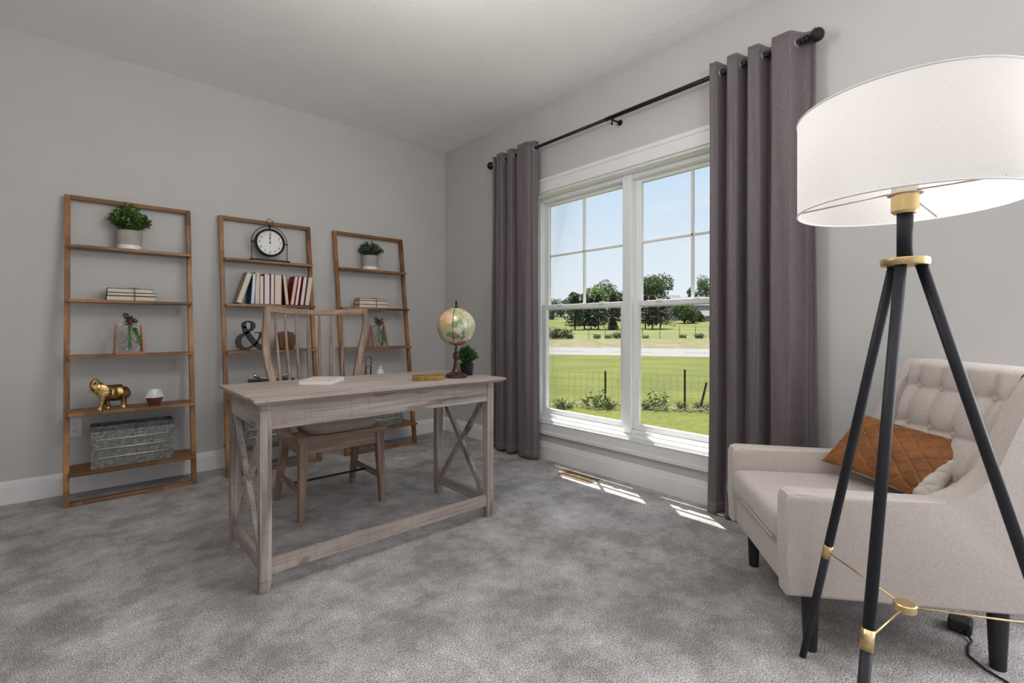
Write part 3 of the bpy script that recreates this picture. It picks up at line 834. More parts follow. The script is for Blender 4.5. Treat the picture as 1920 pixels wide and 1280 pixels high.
def ampersand():
    t0 = (.770, 3.765, SZ[2])
    b = B(); s = 1 / 8.536 * .00345         # zoomed-drawing unit to metres
    def ribbon(pts, n=40):
        """pts: (x,y,width) control points, Catmull-Rom, extruded plate"""
        P_ = [pts[0]] + pts + [pts[-1]]; out = []
        for i in range(1, len(P_) - 2):
            for k in range(8):
                u = k / 8
                out.append(tuple(.5 * ((2 * P_[i][j]) + (-P_[i - 1][j] + P_[i + 1][j]) * u + (2 * P_[i - 1][j] - 5 * P_[i][j] + 4 * P_[i + 1][j] - P_[i + 2][j]) * u * u + (-P_[i - 1][j] + 3 * P_[i][j] - 3 * P_[i + 1][j] + P_[i + 2][j]) * u ** 3) for j in range(3)))
        out.append(pts[-1])
        lft, rgt = [], []
        for i, (x, y, w) in enumerate(out):
            a = out[max(0, i - 1)]; c = out[min(len(out) - 1, i + 1)]
            dx, dy = c[0] - a[0], c[1] - a[1]; ln = math.hypot(dx, dy) or 1
            nx, ny = -dy / ln, dx / ln
            lft.append((x + nx * w / 2, y + ny * w / 2)); rgt.append((x - nx * w / 2, y - ny * w / 2))
        def P3(q, yy): return ((q[0] - 120) * s, yy, (725 - q[1]) * s)
        A = [b.bm.verts.new(P3(q, 0)) for q in lft]; C = [b.bm.verts.new(P3(q, 0)) for q in rgt]
        A2 = [b.bm.verts.new(P3(q, .028)) for q in lft]; C2 = [b.bm.verts.new(P3(q, .028)) for q in rgt]
        for i in range(len(A) - 1):
            b.face([A[i], A[i + 1], C[i + 1], C[i]]); b.face([A2[i], C2[i], C2[i + 1], A2[i + 1]])
            b.face([A[i], A2[i], A2[i + 1], A[i + 1]]); b.face([C[i], C[i + 1], C2[i + 1], C2[i]])
        b.face([A[0], C[0], C2[0], A2[0]]); b.face([A[-1], A2[-1], C2[-1], C[-1]])
    ribbon([(262, 330, 60), (252, 270, 62), (285, 225, 34), (330, 215, 28), (385, 240, 50), (402, 295, 66), (375, 350, 50), (320, 395, 34), (255, 440, 50), (190, 500, 70), (170, 580, 84), (200, 655, 72), (270, 695, 52), (350, 680, 40), (420, 625, 34), (480, 550, 30), (515, 480, 34), (535, 420, 46)])
    ribbon([(258, 300, 60), (285, 385, 78), (345, 480, 86), (420, 585, 88), (500, 665, 84), (590, 700, 56), (640, 690, 30)])
    ribbon([(430, 410, 18), (530, 412, 24), (640, 410, 18)])
    o = b.build('ampersand_sign', SLATE); o.location = t0
    tag(o, 'black wooden ampersand sign on the middle ladder shelf', 'sign')
    zmin = min(v.co.z for v in o.data.vertices); o.location.z -= zmin
ampersand()

def rope_knot():
    t = thing('woven_knot_ball', 'brown woven rope knot ball behind the desk chair spindles', 'ornament', (1.108, 3.81, SZ[2]))
    r = .066
    c = B()
    bmesh.ops.create_cube(c.bm, size=2)
    bmesh.ops.subdivide_edges(c.bm, edges=c.bm.edges[:], cuts=6, use_grid_fill=True)
    for v in c.bm.verts:
        q = v.co.normalized(); v.co = v.co.lerp(q, .62) * r * .92 + Vector((0, 0, r))
    c.build('core', SOIL, t, smooth=True)
    def wrap(u, v, axis, k):                   # strands across each face of the monkey-fist
        q = Vector((u, v, 1)); q = q.lerp(q.normalized(), .62) * r * .98
        return [Vector((q.x, q.y, q.z)), Vector((q.z, q.x, q.y)), Vector((q.y, q.z, q.x))][axis] * (1 if k else -1) + Vector((0, 0, r))
    for axis in range(3):
        for k in (0, 1):
            for i in range(7):
                v = -0.86 + 1.72 * i / 6
                pts = []
                for j in range(15):
                    u = -1 + 2 * j / 14
                    pts.append(wrap(u, v, axis, k))
                pts = [Vector((p.x, p.y, max(p.z, .0062))) for p in pts]
                B().tube(pts, [.0062 + .0012 * (j % 2) for j in range(15)], 7).build('strand', ROPE, t, smooth=True)
rope_knot()

def gold_object():
    tag(B().box(.868, 1.150, 3.72, 3.86, SZ[3], .640, .002).build('keepsake_box', mat('black_lacquer', (.022, .022, .026), .4)), 'black box under the gold sculpture on the middle ladder shelf', 'box')
    t = thing('gold_sculpture', 'pale gold double-ended sculpture lying on a black box', 'sculpture', (1.012, 3.79, .640))
    B().tube([(-.085, 0, .012), (-.05, 0, .0065), (0, -.005, .0055), (.05, 0, .0065), (.09, 0, .014)], [.006, .0055, .0055, .0055, .006], 10).build('stem', PALEGOLD, t, smooth=True)
    for p, tip, rr in (((-.080, 0, .010), (-.125, -.01, .036), .0145), ((.085, 0, .012), (.125, .005, .040), .0145), ((.045, .02, .006), (.075, .04, .042), .013)):
        a, c = Vector(p), Vector(tip)
        B().tube([a, a.lerp(c, .25), a.lerp(c, .55), a.lerp(c, .85), a.lerp(c, 1.05)], [.004, rr * .6, rr, rr * .95, rr * .35], 14).build('bowl', PALEGOLD, t, smooth=True)
gold_object()

def paperclip():
    w, h, r = .026, .25, .0035
    def arc(cx, cz, rad, a0, a1, n=10): return [(cx + rad * math.cos(R(a0 + (a1 - a0) * k / n)), 0, cz + rad * math.sin(R(a0 + (a1 - a0) * k / n))) for k in range(n + 1)]
    p = [(-.026, 0, .06)] + arc(0, h - .026, .026, 180, 0) + arc(.004, .026, .022, 0, -180) + arc(-.0, h * .62, .018, 180, 0) + [(.018, 0, .075)]
    o = B().tube(p, r, 8).build('paperclip_sculpture', mat('bronze_wire', (.16, .11, .07), .4, .7), smooth=True)
    o.location = (1.752, 3.775, SZ[3])
    tag(o, 'bronze giant paperclip sculpture beside the white bottle behind the desk', 'sculpture')
paperclip()
o = B().lathe([(.001, 0), (.030, 0), (.038, .02), (.040, .07), (.038, .105), (.030, .125), (.018, .137), (.0125, .142), (.0125, .160), (.0145, .165), (.010, .165), (.009, .14), (.001, .13)], n=32, cap=False).build('bottle_vase', WGLAZE, smooth=True)
o.location = (1.858, 3.775, SZ[3]); tag(o, 'small white bottle vase on the ladder shelf nearest the window', 'vase')

# ------------------------------------------------------------------ desk
DZ = 0.750
def desk():
    t = thing('writing_desk', 'weathered grey-brown wooden desk with X-braced ends', 'desk', (1.058, 2.23, 0))
    X0, X1, Y0_, Y1_ = .487, 1.630, 1.982, 2.512
    lw = .042
    # top: flat slab with an under-bevelled edge, in three boards (breadboard ends)
    def slab(xa, xb, el, er):
        z1, z0, zb = DZ, DZ - .022, DZ - .010
        ya, yb = 1.918, 2.552; u = .016
        b = B()
        c0 = [(xa + (u if el else 0), ya + u, z0), (xb - (u if er else 0), ya + u, z0), (xb - (u if er else 0), yb - u, z0), (xa + (u if el else 0), yb - u, z0)]
        c1 = [(xa, ya, zb), (xb, ya, zb), (xb, yb, zb), (xa, yb, zb)]; c2 = [(x, y, z1) for x, y, z in c1]
        v = [b.verts(c) for c in (c0, c1, c2)]
        b.face(list(reversed(v[0]))); b.face(v[2])
        for a, c in ((v[0], v[1]), (v[1], v[2])):
            for i in range(4): b.face([a[i], a[(i + 1) % 4], c[(i + 1) % 4], c[i]])
        return b
    slab(.452, 1.664, True, True).build('top', rails('desk', 'x'), t, True)
    wz = rails('desk', 'z')
    for ix, x in enumerate((X0, X1 - lw)):
        for iy, y in enumerate((Y0_, Y1_ - lw)):
            b = B()
            b.box(x, x + lw, y, y + lw, .046, DZ - .052, .0015).box(x, x + lw, y, y + lw, DZ - .051, DZ - .022, .0015)
            f = .006
            xi = (x, x + lw - f) if ix == 0 else (x + f, x + lw)
            b.hexa([(xi[0], y + f, 0), (xi[1], y + f, 0), (xi[1], y + lw - f, 0), (xi[0], y + lw - f, 0),
                    (x, y, .0445), (x + lw, y, .0445), (x + lw, y + lw, .0445), (x, y + lw, .0445)], .001)
            b.build('leg', wz, t, True)
    wx, wy = rails('desk', 'x'), rails('desk', 'y')
    za, zb = .624, DZ - .022
    B().box(X0 + lw, X1 - lw, Y0_ + .004, Y0_ + .024, za, zb, .001).build('front_apron', wx, t, True)
    B().box(X0 + lw, X1 - lw, Y1_ - .024, Y1_ - .004, za + .03, zb, .001).build('back_apron', wx, t, True)
    for x in (X0 + .004, X1 - .024):
        B().box(x, x + .020, Y0_ + lw, Y1_ - lw, za, zb, .001).build('side_apron', wy, t, True)
    B().box(X0 + lw, X1 - lw, Y0_ + .008, Y0_ + .032, .066, .122, .0015).build('front_stretcher', wx, t, True)
    for k, x in enumerate((X0 + .010, X1 - .034)):
        B().box(x, x + .024, Y0_ + lw, Y1_ - lw, .066, .122, .0015).build('side_stretcher', wy, t, True)
        ya, yb = Y0_ + lw + .003, Y1_ - lw - .003
        xm = x + .012
        wb = wood('weathered_oak', (0.31, 0.255, 0.228), (0.47, 0.412, 0.378), 'z', 20, 0.62, cracks=True)
        B().bar((xm - .003, ya + .016, .122), (xm - .003, yb - .016, za), .020, .030, (1, 0, 0), .001).build('cross_brace', wb, t, True)
        B().bar((xm + .003, yb - .016, .122), (xm + .003, ya + .016, za), .020, .030, (1, 0, 0), .001).build('cross_brace', wb, t, True)
    return t
desk()

# ------------------------------------------------------------------ spindle-back chair
def desk_chair():
    t = thing('desk_chair', 'oak spindle-back chair with grey seat cushion tucked under the desk', 'chair', (1.06, 2.80, 0))
    wz, wx, wy = rails('chair', 'z'), rails('chair', 'x'), rails('chair', 'y')
    zt = .440
    sl = [(.812, 2.575), (1.312, 2.575), (1.345, 2.82), (1.27, 3.03), (.85, 3.03), (.778, 2.82)]
    B().prism([(x, y, zt - .028) for x, y in sl], (0, 0, .028), .004).build('seat_frame', wx, t, True)
    B().box(.86, 1.262, 2.600, 2.622, .345, zt - .028, .002).build('apron', wx, t, True)
    B().box(.88, 1.242, 2.93, 2.95, .345, zt - .028, .002).build('apron', wx, t, True)
    for x in (.842, 1.262):
        B().box(x - .011, x + .011, 2.63, 2.93, .345, zt - .028, .002).build('apron', wy, t, True)
    legs = {}
    for sx, xt, xb in ((0, .848, .834), (1, 1.274, 1.292)):
        for sy, yt, yb in ((0, 2.612, 2.598), (1, 2.90, 3.030)):
            B().bar((xt, yt, zt - .028), (xb, yb, 0), .046, .050, (1, 0, 0), .003, .030, .032).build('leg', wz, t, True)
            legs[sx, sy] = (Vector((xt, yt, zt - .028)), Vector((xb, yb, 0)))
    def on(k, z):
        a, c = legs[k]; return a.lerp(c, (a.z - z) / (a.z - c.z))
    for sx in (0, 1):
        B().bar(on((sx, 0), .150), on((sx, 1), .150), .020, .030, (1, 0, 0), .002).build('side_stretcher', wy, t, True)
    m0 = (on((0, 0), .15) + on((0, 1), .15)) / 2; m1 = (on((1, 0), .15) + on((1, 1), .15)) / 2
    B().tube([m0 + Vector((-.012, 0, 0)), m1 + Vector((.012, 0, 0))], .0062, 10).build('iron_rod', BLACKM, t, True, smooth=True)
    # cushion
    c = B()
    cx0, cx1, cy0, cy1 = .875, 1.285, 2.585, 2.93
    def cu(u, v):
        a = 2 * PI * u
        s_, c_ = math.sin(a), math.cos(a)
        k = 5
        rx = (abs(c_) ** k + abs(s_) ** k) ** (-1 / k)
        if v < .5: q = 1 - (1 - v / .5) ** 3 * .07; z = .046 * (v / .5) ** .8
        else: q = 1 - .0; z = .046
        top = max(0, (v - .5) / .5)
        q2 = (1 - top)
        bul = .012 * (1 - q2 ** 2.5) if v >= .5 else 0
        qq = q if v < .5 else (q2 if top > 0.12 else 1 - top * top * 4)
        rad = qq
        return ((cx0 + cx1) / 2 + (cx1 - cx0) / 2 * rad * rx * c_, (cy0 + cy1) / 2 + (cy1 - cy0) / 2 * rad * rx * s_, zt + .001 + z + bul)
    c.grid(cu, 56, 18, wrap=True)
    bmesh.ops.remove_doubles(c.bm, verts=c.bm.verts, dist=.0005)
    c.build('seat_cushion', SEATF, t, True, smooth=True)
    # backrest: lyre-shaped stiles, curved crest rail, seven spindles
    def cat(P, n=6):
        P = [Vector(p) for p in P]; Q = [2 * P[0] - P[1]] + P + [2 * P[-1] - P[-2]]; out = []
        for i in range(1, len(Q) - 2):
            for k in range(n):
                u = k / n
                out.append(.5 * (2 * Q[i] + (Q[i + 1] - Q[i - 1]) * u + (2 * Q[i - 1] - 5 * Q[i] + 4 * Q[i + 1] - Q[i + 2]) * u * u + (3 * Q[i] - Q[i - 1] - 3 * Q[i + 1] + Q[i + 2]) * u ** 3))
        out.append(P[-1]); return out
    def sweep(path, wfn, dfn, sd):
        b = B(); rings = []
        n = len(path)
        for i, p in enumerate(path):
            tg = (path[min(n - 1, i + 1)] - path[max(0, i - 1)]).normalized()
            u = Vector(sd); u = (u - tg * u.dot(tg)).normalized(); v = tg.cross(u)
            w, d = wfn(i / (n - 1)), dfn(i / (n - 1)); r = .25
            ring = []
            for a, c_ in ((-1, -1 + r), (-1 + r, -1), (1 - r, -1), (1, -1 + r), (1, 1 - r), (1 - r, 1), (-1 + r, 1), (-1, 1 - r)):
                ring.append(b.bm.verts.new(p + u * a * w / 2 + v * c_ * d / 2))
            rings.append(ring)
        for a, c_ in zip(rings, rings[1:]):
            for k in range(8): b.face([a[k], a[(k + 1) % 8], c_[(k + 1) % 8], c_[k]])
        b.face(list(reversed(rings[0]))); b.face(rings[-1])
        return b
    LP = [(.838, 2.70, zt), (.828, 2.85, .545), (.812, 2.97, .66), (.790, 3.00, .76), (.776, 3.02, .87), (.776, 3.035, .97), (.783, 3.045, 1.06), (.790, 3.050, 1.138)]
    RP = [(1.290, 2.70, zt), (1.294, 2.85, .545), (1.298, 2.97, .66), (1.318, 3.00, .76), (1.350, 3.02, .87), (1.378, 3.035, .97), (1.395, 3.045, 1.06), (1.388, 3.050, 1.138)]
    for P in (LP, RP):
        sweep(cat(P), lambda u: .034 + .006 * math.sin(u * PI), lambda u: .030, (1, 0, 0)).build('back_stile', wz, t, True, smooth=True, auto=35)
    crest = cat([(.780, 3.050, 1.126), (.90, 3.085, 1.118), (1.00, 3.10, 1.112), (1.09, 3.104, 1.110), (1.18, 3.10, 1.112), (1.28, 3.085, 1.118), (1.398, 3.050, 1.126)])
    sweep(crest, lambda u: .036, lambda u: .024, (0, 0, 1)).build('crest_rail', wx, t, True, smooth=True, auto=35)
    tops = [.834, .893, .962, 1.036, 1.110, 1.186, 1.264]; bots = [.862, .915, .965, 1.020, 1.078, 1.140, 1.200]
    for a, c_ in zip(tops, bots):
        u = (a - 1.09) / .31; yt = 3.104 - .05 * u * u
        p0 = Vector((c_, 2.965 - .02 * u * u, zt)); p1 = Vector((a, yt, 1.106))
        mid = p0.lerp(p1, .5) + Vector((0, .02, 0))
        pts = cat([p0, mid, p1], 8); n = len(pts)
        B().tube(pts, [.0062 + .0042 * math.sin(PI * min(1, i / (n - 1) * 1.05)) for i in range(n)], 10).build('spindle', wz, t, True, smooth=True)
desk_chair()

# ------------------------------------------------------------------ things on the desk
def desk_book():
    t = thing('book', 'small pale paperback book lying flat on the desk', 'book', (.732, 2.312, DZ), rz=R(-40))
    cov = noise_mat('printed_cover', [(.44, (.62, .52, .47)), (.52, (.66, .56, .51)), (.60, (.60, .50, .46))], 9, .6,
                    second=(55, (1, 1, 1), [(.30, (.25, .22, .24)), (.40, (1, 1, 1))]))
    co, pp = book_parts(t, .150, .185, .020, True, cov, PAGESW, .001, .001)
desk_book()
def tray():
    t = thing('brass_tray', 'small rectangular old brass tray on the desk', 'tray', (1.285, 2.085, DZ), rz=R(-26))
    w, d, h, th = .148, .075, .026, .004
    B().box(-w / 2, w / 2, -d / 2, d / 2, 0, .004, .001).build('floor_plate', OLDBRASS, t)
    for a in ((-w / 2, w / 2, -d / 2, -d / 2 + th), (-w / 2, w / 2, d / 2 - th, d / 2), (-w / 2, -w / 2 + th, -d / 2 + th, d / 2 - th), (w / 2 - th, w / 2, -d / 2 + th, d / 2 - th)):
        B().box(*a, .004, h, .001).build('side', OLDBRASS, t)
    rnd = random.Random(4)
    b = B()
    for k in range(26): b.sphere((rnd.uniform(-w / 2 + .012, w / 2 - .012), rnd.uniform(-d / 2 + .012, d / 2 - .012), .010 + rnd.uniform(0, .008)), .0055, 8, 6)
    tag(b.build('dark_beads', mat('dark_bead', (.03, .018, .012), .4), t, smooth=True), kind='stuff')
tray()

def globe_mat():
    m = mat('globe_map', (.55, .55, .38), .25)
    n, l = nodes_of(m); b = n['Principled BSDF']
    tc = n.new('ShaderNodeTexCoord')
    wob = n.new('ShaderNodeTexNoise'); wob.inputs['Scale'].default_value = 26; wob.inputs['Detail'].default_value = 6
    l.new(tc.outputs['Object'], wob.inputs['Vector'])
    sea = n.new('ShaderNodeTexNoise'); sea.inputs['Scale'].default_value = 18
    l.new(tc.outputs['Object'], sea.inputs['Vector'])
    sr = ramp(n, [(.35, (.42, .42, .28)), (.65, (.58, .55, .41))]); l.new(sea.outputs[0], sr.inputs[0])
    cur = sr.outputs[0]
    F_ = Vector((-math.sin(YAW), -math.cos(YAW), 0)); Rt = Vector((math.cos(YAW), -math.sin(YAW), 0)); U = Vector((0, 0, 1))
    def dirn(x, y):       # place on the side of the sphere facing the room, in units of the radius
        return (Rt * x + U * y + F_ * math.sqrt(max(0, 1 - x * x - y * y))) * .102
    blobs = [(-.45, .45, .070, (.34, .36, .16)), (-.42, .42, .056, (.66, .42, .25)), (-.78, .05, .036, (.33, .36, .16)), (-.62, .12, .030, (.64, .34, .20)), (-.15, .55, .040, (.66, .45, .28)),
             (.18, .60, .036, (.36, .38, .19)), (.35, .92, .030, (.75, .28, .18)), (-.35, -.12, .026, (.35, .38, .18)), (.72, .30, .013, (.16, .05, .10)), (.72, .30, .0105, (.78, .50, .46)),
             (.40, -.30, .014, (.17, .21, .15)), (.10, -.50, .020, (.19, .22, .14)), (.45, -.55, .016, (.20, .23, .15)), (-.28, -.40, .013, (.19, .22, .14)), (.18, -.90, .032, (.42, .13, .06)), (.05, .15, .016, (.19, .25, .15)), (.28, .30, .012, (.19, .22, .13))]
    for x, y, r, c in blobs:
        d = n.new('ShaderNodeVectorMath'); d.operation = 'DISTANCE'; d.inputs[1].default_value = dirn(x, y)
        l.new(tc.outputs['Object'], d.inputs[0])
        ma = n.new('ShaderNodeMath'); ma.operation = 'MULTIPLY_ADD'; ma.inputs[1].default_value = .105 * (.45 + r / .06)
        ma.inputs[2].default_value = -.0525 * (.45 + r / .06)
        l.new(wob.outputs[0], ma.inputs[0])
        ad = n.new('ShaderNodeMath'); ad.operation = 'ADD'; l.new(d.outputs['Value'], ad.inputs[0]); l.new(ma.outputs[0], ad.inputs[1])
        mr = n.new('ShaderNodeMapRange'); mr.inputs[1].default_value = r * .92; mr.inputs[2].default_value = r; mr.inputs[3].default_value = 1; mr.inputs[4].default_value = 0
        l.new(ad.outputs[0], mr.inputs[0])
        mx = n.new('ShaderNodeMix'); mx.data_type = 'RGBA'; mx.inputs[7].default_value = (*c, 1)
        l.new(mr.outputs[0], mx.inputs[0]); l.new(cur, mx.inputs[6]); cur = mx.outputs[2]
    sp = n.new('ShaderNodeTexNoise'); sp.inputs['Scale'].default_value = 150; sp.inputs['Detail'].default_value = 4
    l.new(tc.outputs['Object'], sp.inputs['Vector'])
    spr = ramp(n, [(.36, (.45, .42, .36)), (.46, (1, 1, 1)), (.7, (1.1, 1.05, 1))]); l.new(sp.outputs[0], spr.inputs[0])
    mx = n.new('ShaderNodeMix'); mx.data_type = 'RGBA'; mx.blend_type = 'MULTIPLY'; mx.inputs[0].default_value = .8
    l.new(cur, mx.inputs[6]); l.new(spr.outputs[0], mx.inputs[7]); cur = mx.outputs[2]
    l.new(cur, b.inputs['Base Color']); b.inputs['Coat Weight'].default_value = .5
    return m
def globe():
    t = thing('desk_globe', 'antique-style desk globe on turned mahogany stand', 'globe', (1.468, 2.098, DZ))
    zc = .270
    B().lathe([(.001, 0), (.060, 0), (.060, .008), (.056, .012), (.056, .016), (.046, .024), (.030, .028), (.024, .034), (.018, .050), (.013, .075), (.0115, .092), (.015, .098), (.017, .106), (.016, .116), (.019, .121), (.018, .128), (.010, .134), (.008, .150), (.0045, .168), (.001, .168)], n=40, cap=False).build('stand', MAHOG, t, smooth=True, auto=35)
    B().tube([(0, 0, .16), (0, 0, zc + .135)], .004, 10).build('axis_rod', BLACKM, t, smooth=True)
    g = B().sphere((0, 0, 0), .102, 48, 32).build('globe_ball', globe_mat(), t, smooth=True); g.location = (0, 0, zc)
    fin = B().lathe([(.001, zc + .098), (.014, zc + .100), (.014, zc + .104), (.005, zc + .108), (.005, zc + .122), (.0065, zc + .126), (.005, zc + .138), (.001, zc + .139)], n=20, cap=False); fin.build('finial', BLACKM, t, smooth=True, auto=40)
    a0 = YAW + PI                                # brass half-meridian towards the room
    d = Vector((-math.sin(YAW) , -math.cos(YAW), 0)); d.rotate(Matrix.Rotation(R(-3), 3, 'Z'))
    pts = [d * (.1045 * math.cos(a)) + Vector((0, 0, zc + .1045 * math.sin(a))) for a in [R(-86 + 172 * k / 30) for k in range(31)]]
    B().tube(pts, .0012, 6).build('meridian_wire', BLACKM, t, smooth=True)
globe()
pot_plant((1.586, 2.165, DZ), 'small round boxwood plant in black pot beside the globe', .040, .066, 0, 240, .066, .105, LEAFD, .013, 21, two_tone=False)

# ------------------------------------------------------------------ curtains
RODX, RODZ = 2.565, 2.392
def curtain_rod():
    t = thing('curtain_rod', 'black curtain rod with ball finials above the window', 'curtain rod', (RODX, 1.90, RODZ))
    B().tube([(RODX, .78, RODZ), (RODX, 1.95, RODZ)], .0135, 14).build('rod', BLACKM, t, True, smooth=True)
    B().tube([(RODX, 1.93, RODZ), (RODX, 3.10, RODZ)], .0112, 14).build('rod', BLACKM, t, True, smooth=True)
    for y, s in ((.782, -1), (3.10, 1)):
        f = B().lathe([(r_, z_ * .9) for r_, z_ in [(.001, -.004), (.017, -.004), (.017, .006), (.013, .010), (.019, .016), (.019, .024), (.012, .030), (.016, .036), (.020, .040), (.026, .047), (.030, .058), (.031, .066), (.029, .078), (.022, .089), (.010, .096), (.001, .097)]], n=28, cap=False)
        o = f.build('finial', BLACKM, t, smooth=True, auto=45)
        o.location = Vector((RODX, y, RODZ)) - t.location; o.rotation_euler = (R(-90) * s, 0, 0)
    for y in (.92, 1.90, 2.98):
        b = B()
        b.tube([(XW - .006, y, RODZ - .012), (RODX + .02, y, RODZ - .016), (RODX - .004, y, RODZ - .016)], .006, 10)
        b.tube([(RODX + .016 * math.cos(R(a)), y, RODZ + .016 * math.sin(R(a))) for a in range(170, 371, 20)], .0045, 8)
        b.tube([(RODX, y, RODZ - .016), (RODX, y, RODZ - .042)], [.004, .005], 8).sphere((RODX, y, RODZ - .045), .008, 10, 8)
        o = b.build('bracket', BLACKM, t, True, smooth=True)
        p = B().lathe([(.001, 0), (.020, 0), (.018, .006), (.001, .006)], n=20, cap=False)
        q = p.build('wall_plate', BLACKM, o); q.location = Vector((XW - .0005, y, RODZ - .012)) - t.location; q.rotation_euler = (0, R(-90), 0)
curtain_rod()

def curtain(y0, y1, label, folds, seed, flare=0.0):
    t = thing('curtain', label, 'curtain', (RODX, (y0 + y1) / 2, 0), group='grommet curtain panels')
    rnd = random.Random(seed)
    n = len(folds) - 1                     # folds: list of (s, side) anchor points, side -1 towards the room, +1 towards the wall
    off = [rnd.uniform(-.006, .006) for _ in folds]; ph = [rnd.uniform(0, 6) for _ in folds]
    ztop, zbot = RODZ + .052, .014
    def shape(u, v):                       # u across (y0..y1), v down
        for i in range(n):
            if u <= folds[i + 1][0] + 1e-9: break
        a, c = folds[i], folds[i + 1]
        k = (u - a[0]) / (c[0] - a[0]); k = max(0, min(1, k))
        sm = .5 - .5 * math.cos(PI * k); sm = sm + .18 * math.sin(2 * PI * k) * -1 * .5
        side = a[1] + (c[1] - a[1]) * sm
        amp = .040 * (1 - .12 * v) + .004 * math.sin(4 * v + ph[i])
        x = RODX - .004 + side * amp
        w = (y1 - y0) / 2; yc = (y0 + y1) / 2
        y = y0 + (y1 - y0) * u
        y = yc + (y - yc) * (1 + flare * v ** 2) + .006 * math.sin(3.0 * v + ph[i] + k) * v
        x += .0035 * math.sin(9 * v + u * 30 + seed) * min(1, v * 5) - .008 * v
        z = ztop + (zbot - ztop) * v
        return (x, y, z)
    b = B().grid(shape, 120, 60)
    o = b.build('fabric', CURT, t, True, smooth=True, fix=False)
    m = o.modifiers.new('thick', 'SOLIDIFY'); m.thickness = .0022; m.offset = 0
    hm = B().grid(lambda u, v: tuple(Vector(shape(u, .975 + .025 * v)) + Vector((-.0018, 0, 0))), 120, 3)
    h = hm.build('hem', CURT, t, True, smooth=True, fix=False)
    m = h.modifiers.new('thick', 'SOLIDIFY'); m.thickness = .0022; m.offset = 0
    # grommets where the cloth crosses the rod
    k0 = mat('grommet_steel', (.42, .41, .42), .3, .9)
    for i in range(n):
        a, c = folds[i], folds[i + 1]
        if a[1] * c[1] >= 0: continue
        um = (a[0] + c[0]) / 2
        p = Vector(shape(um, .022)); q = Vector(shape(um + .004, .022)); r = Vector(shape(um - .004, .022))
        tg = (q - r).normalized(); nrm = tg.cross(Vector((0, 0, 1))).normalized()
        pts = [Vector((RODX, p.y, RODZ)) + (tg * math.cos(2 * PI * j / 24) + Vector((0, 0, 1)) * math.sin(2 * PI * j / 24)) * .023 for j in range(24)]
        B().tube(pts, .0042, 8, closed=True).build('grommet', k0, t, True, smooth=True)
# anchors run from low y (nearest the armchair) to high y (towards the room corner)
curtain(.735, 1.222, 'mauve-grey curtain panel between window and armchair', [(0, .6), (.07, 1), (.22, -1), (.34, -1), (.42, 1), (.50, -1), (.57, -1), (.65, 1), (.72, -1), (.79, -1), (.87, 1), (.94, -.9), (1, -1)], 2, .05)
curtain(2.600, 3.098, 'mauve-grey curtain panel next to the room corner', [(0, .5), (.06, -.4), (.16, -1), (.32, -1), (.44, 1), (.52, -1), (.58, -1), (.67, 1), (.76, -1), (.84, -1), (.92, 1), (1, -.6)], 7, .06)

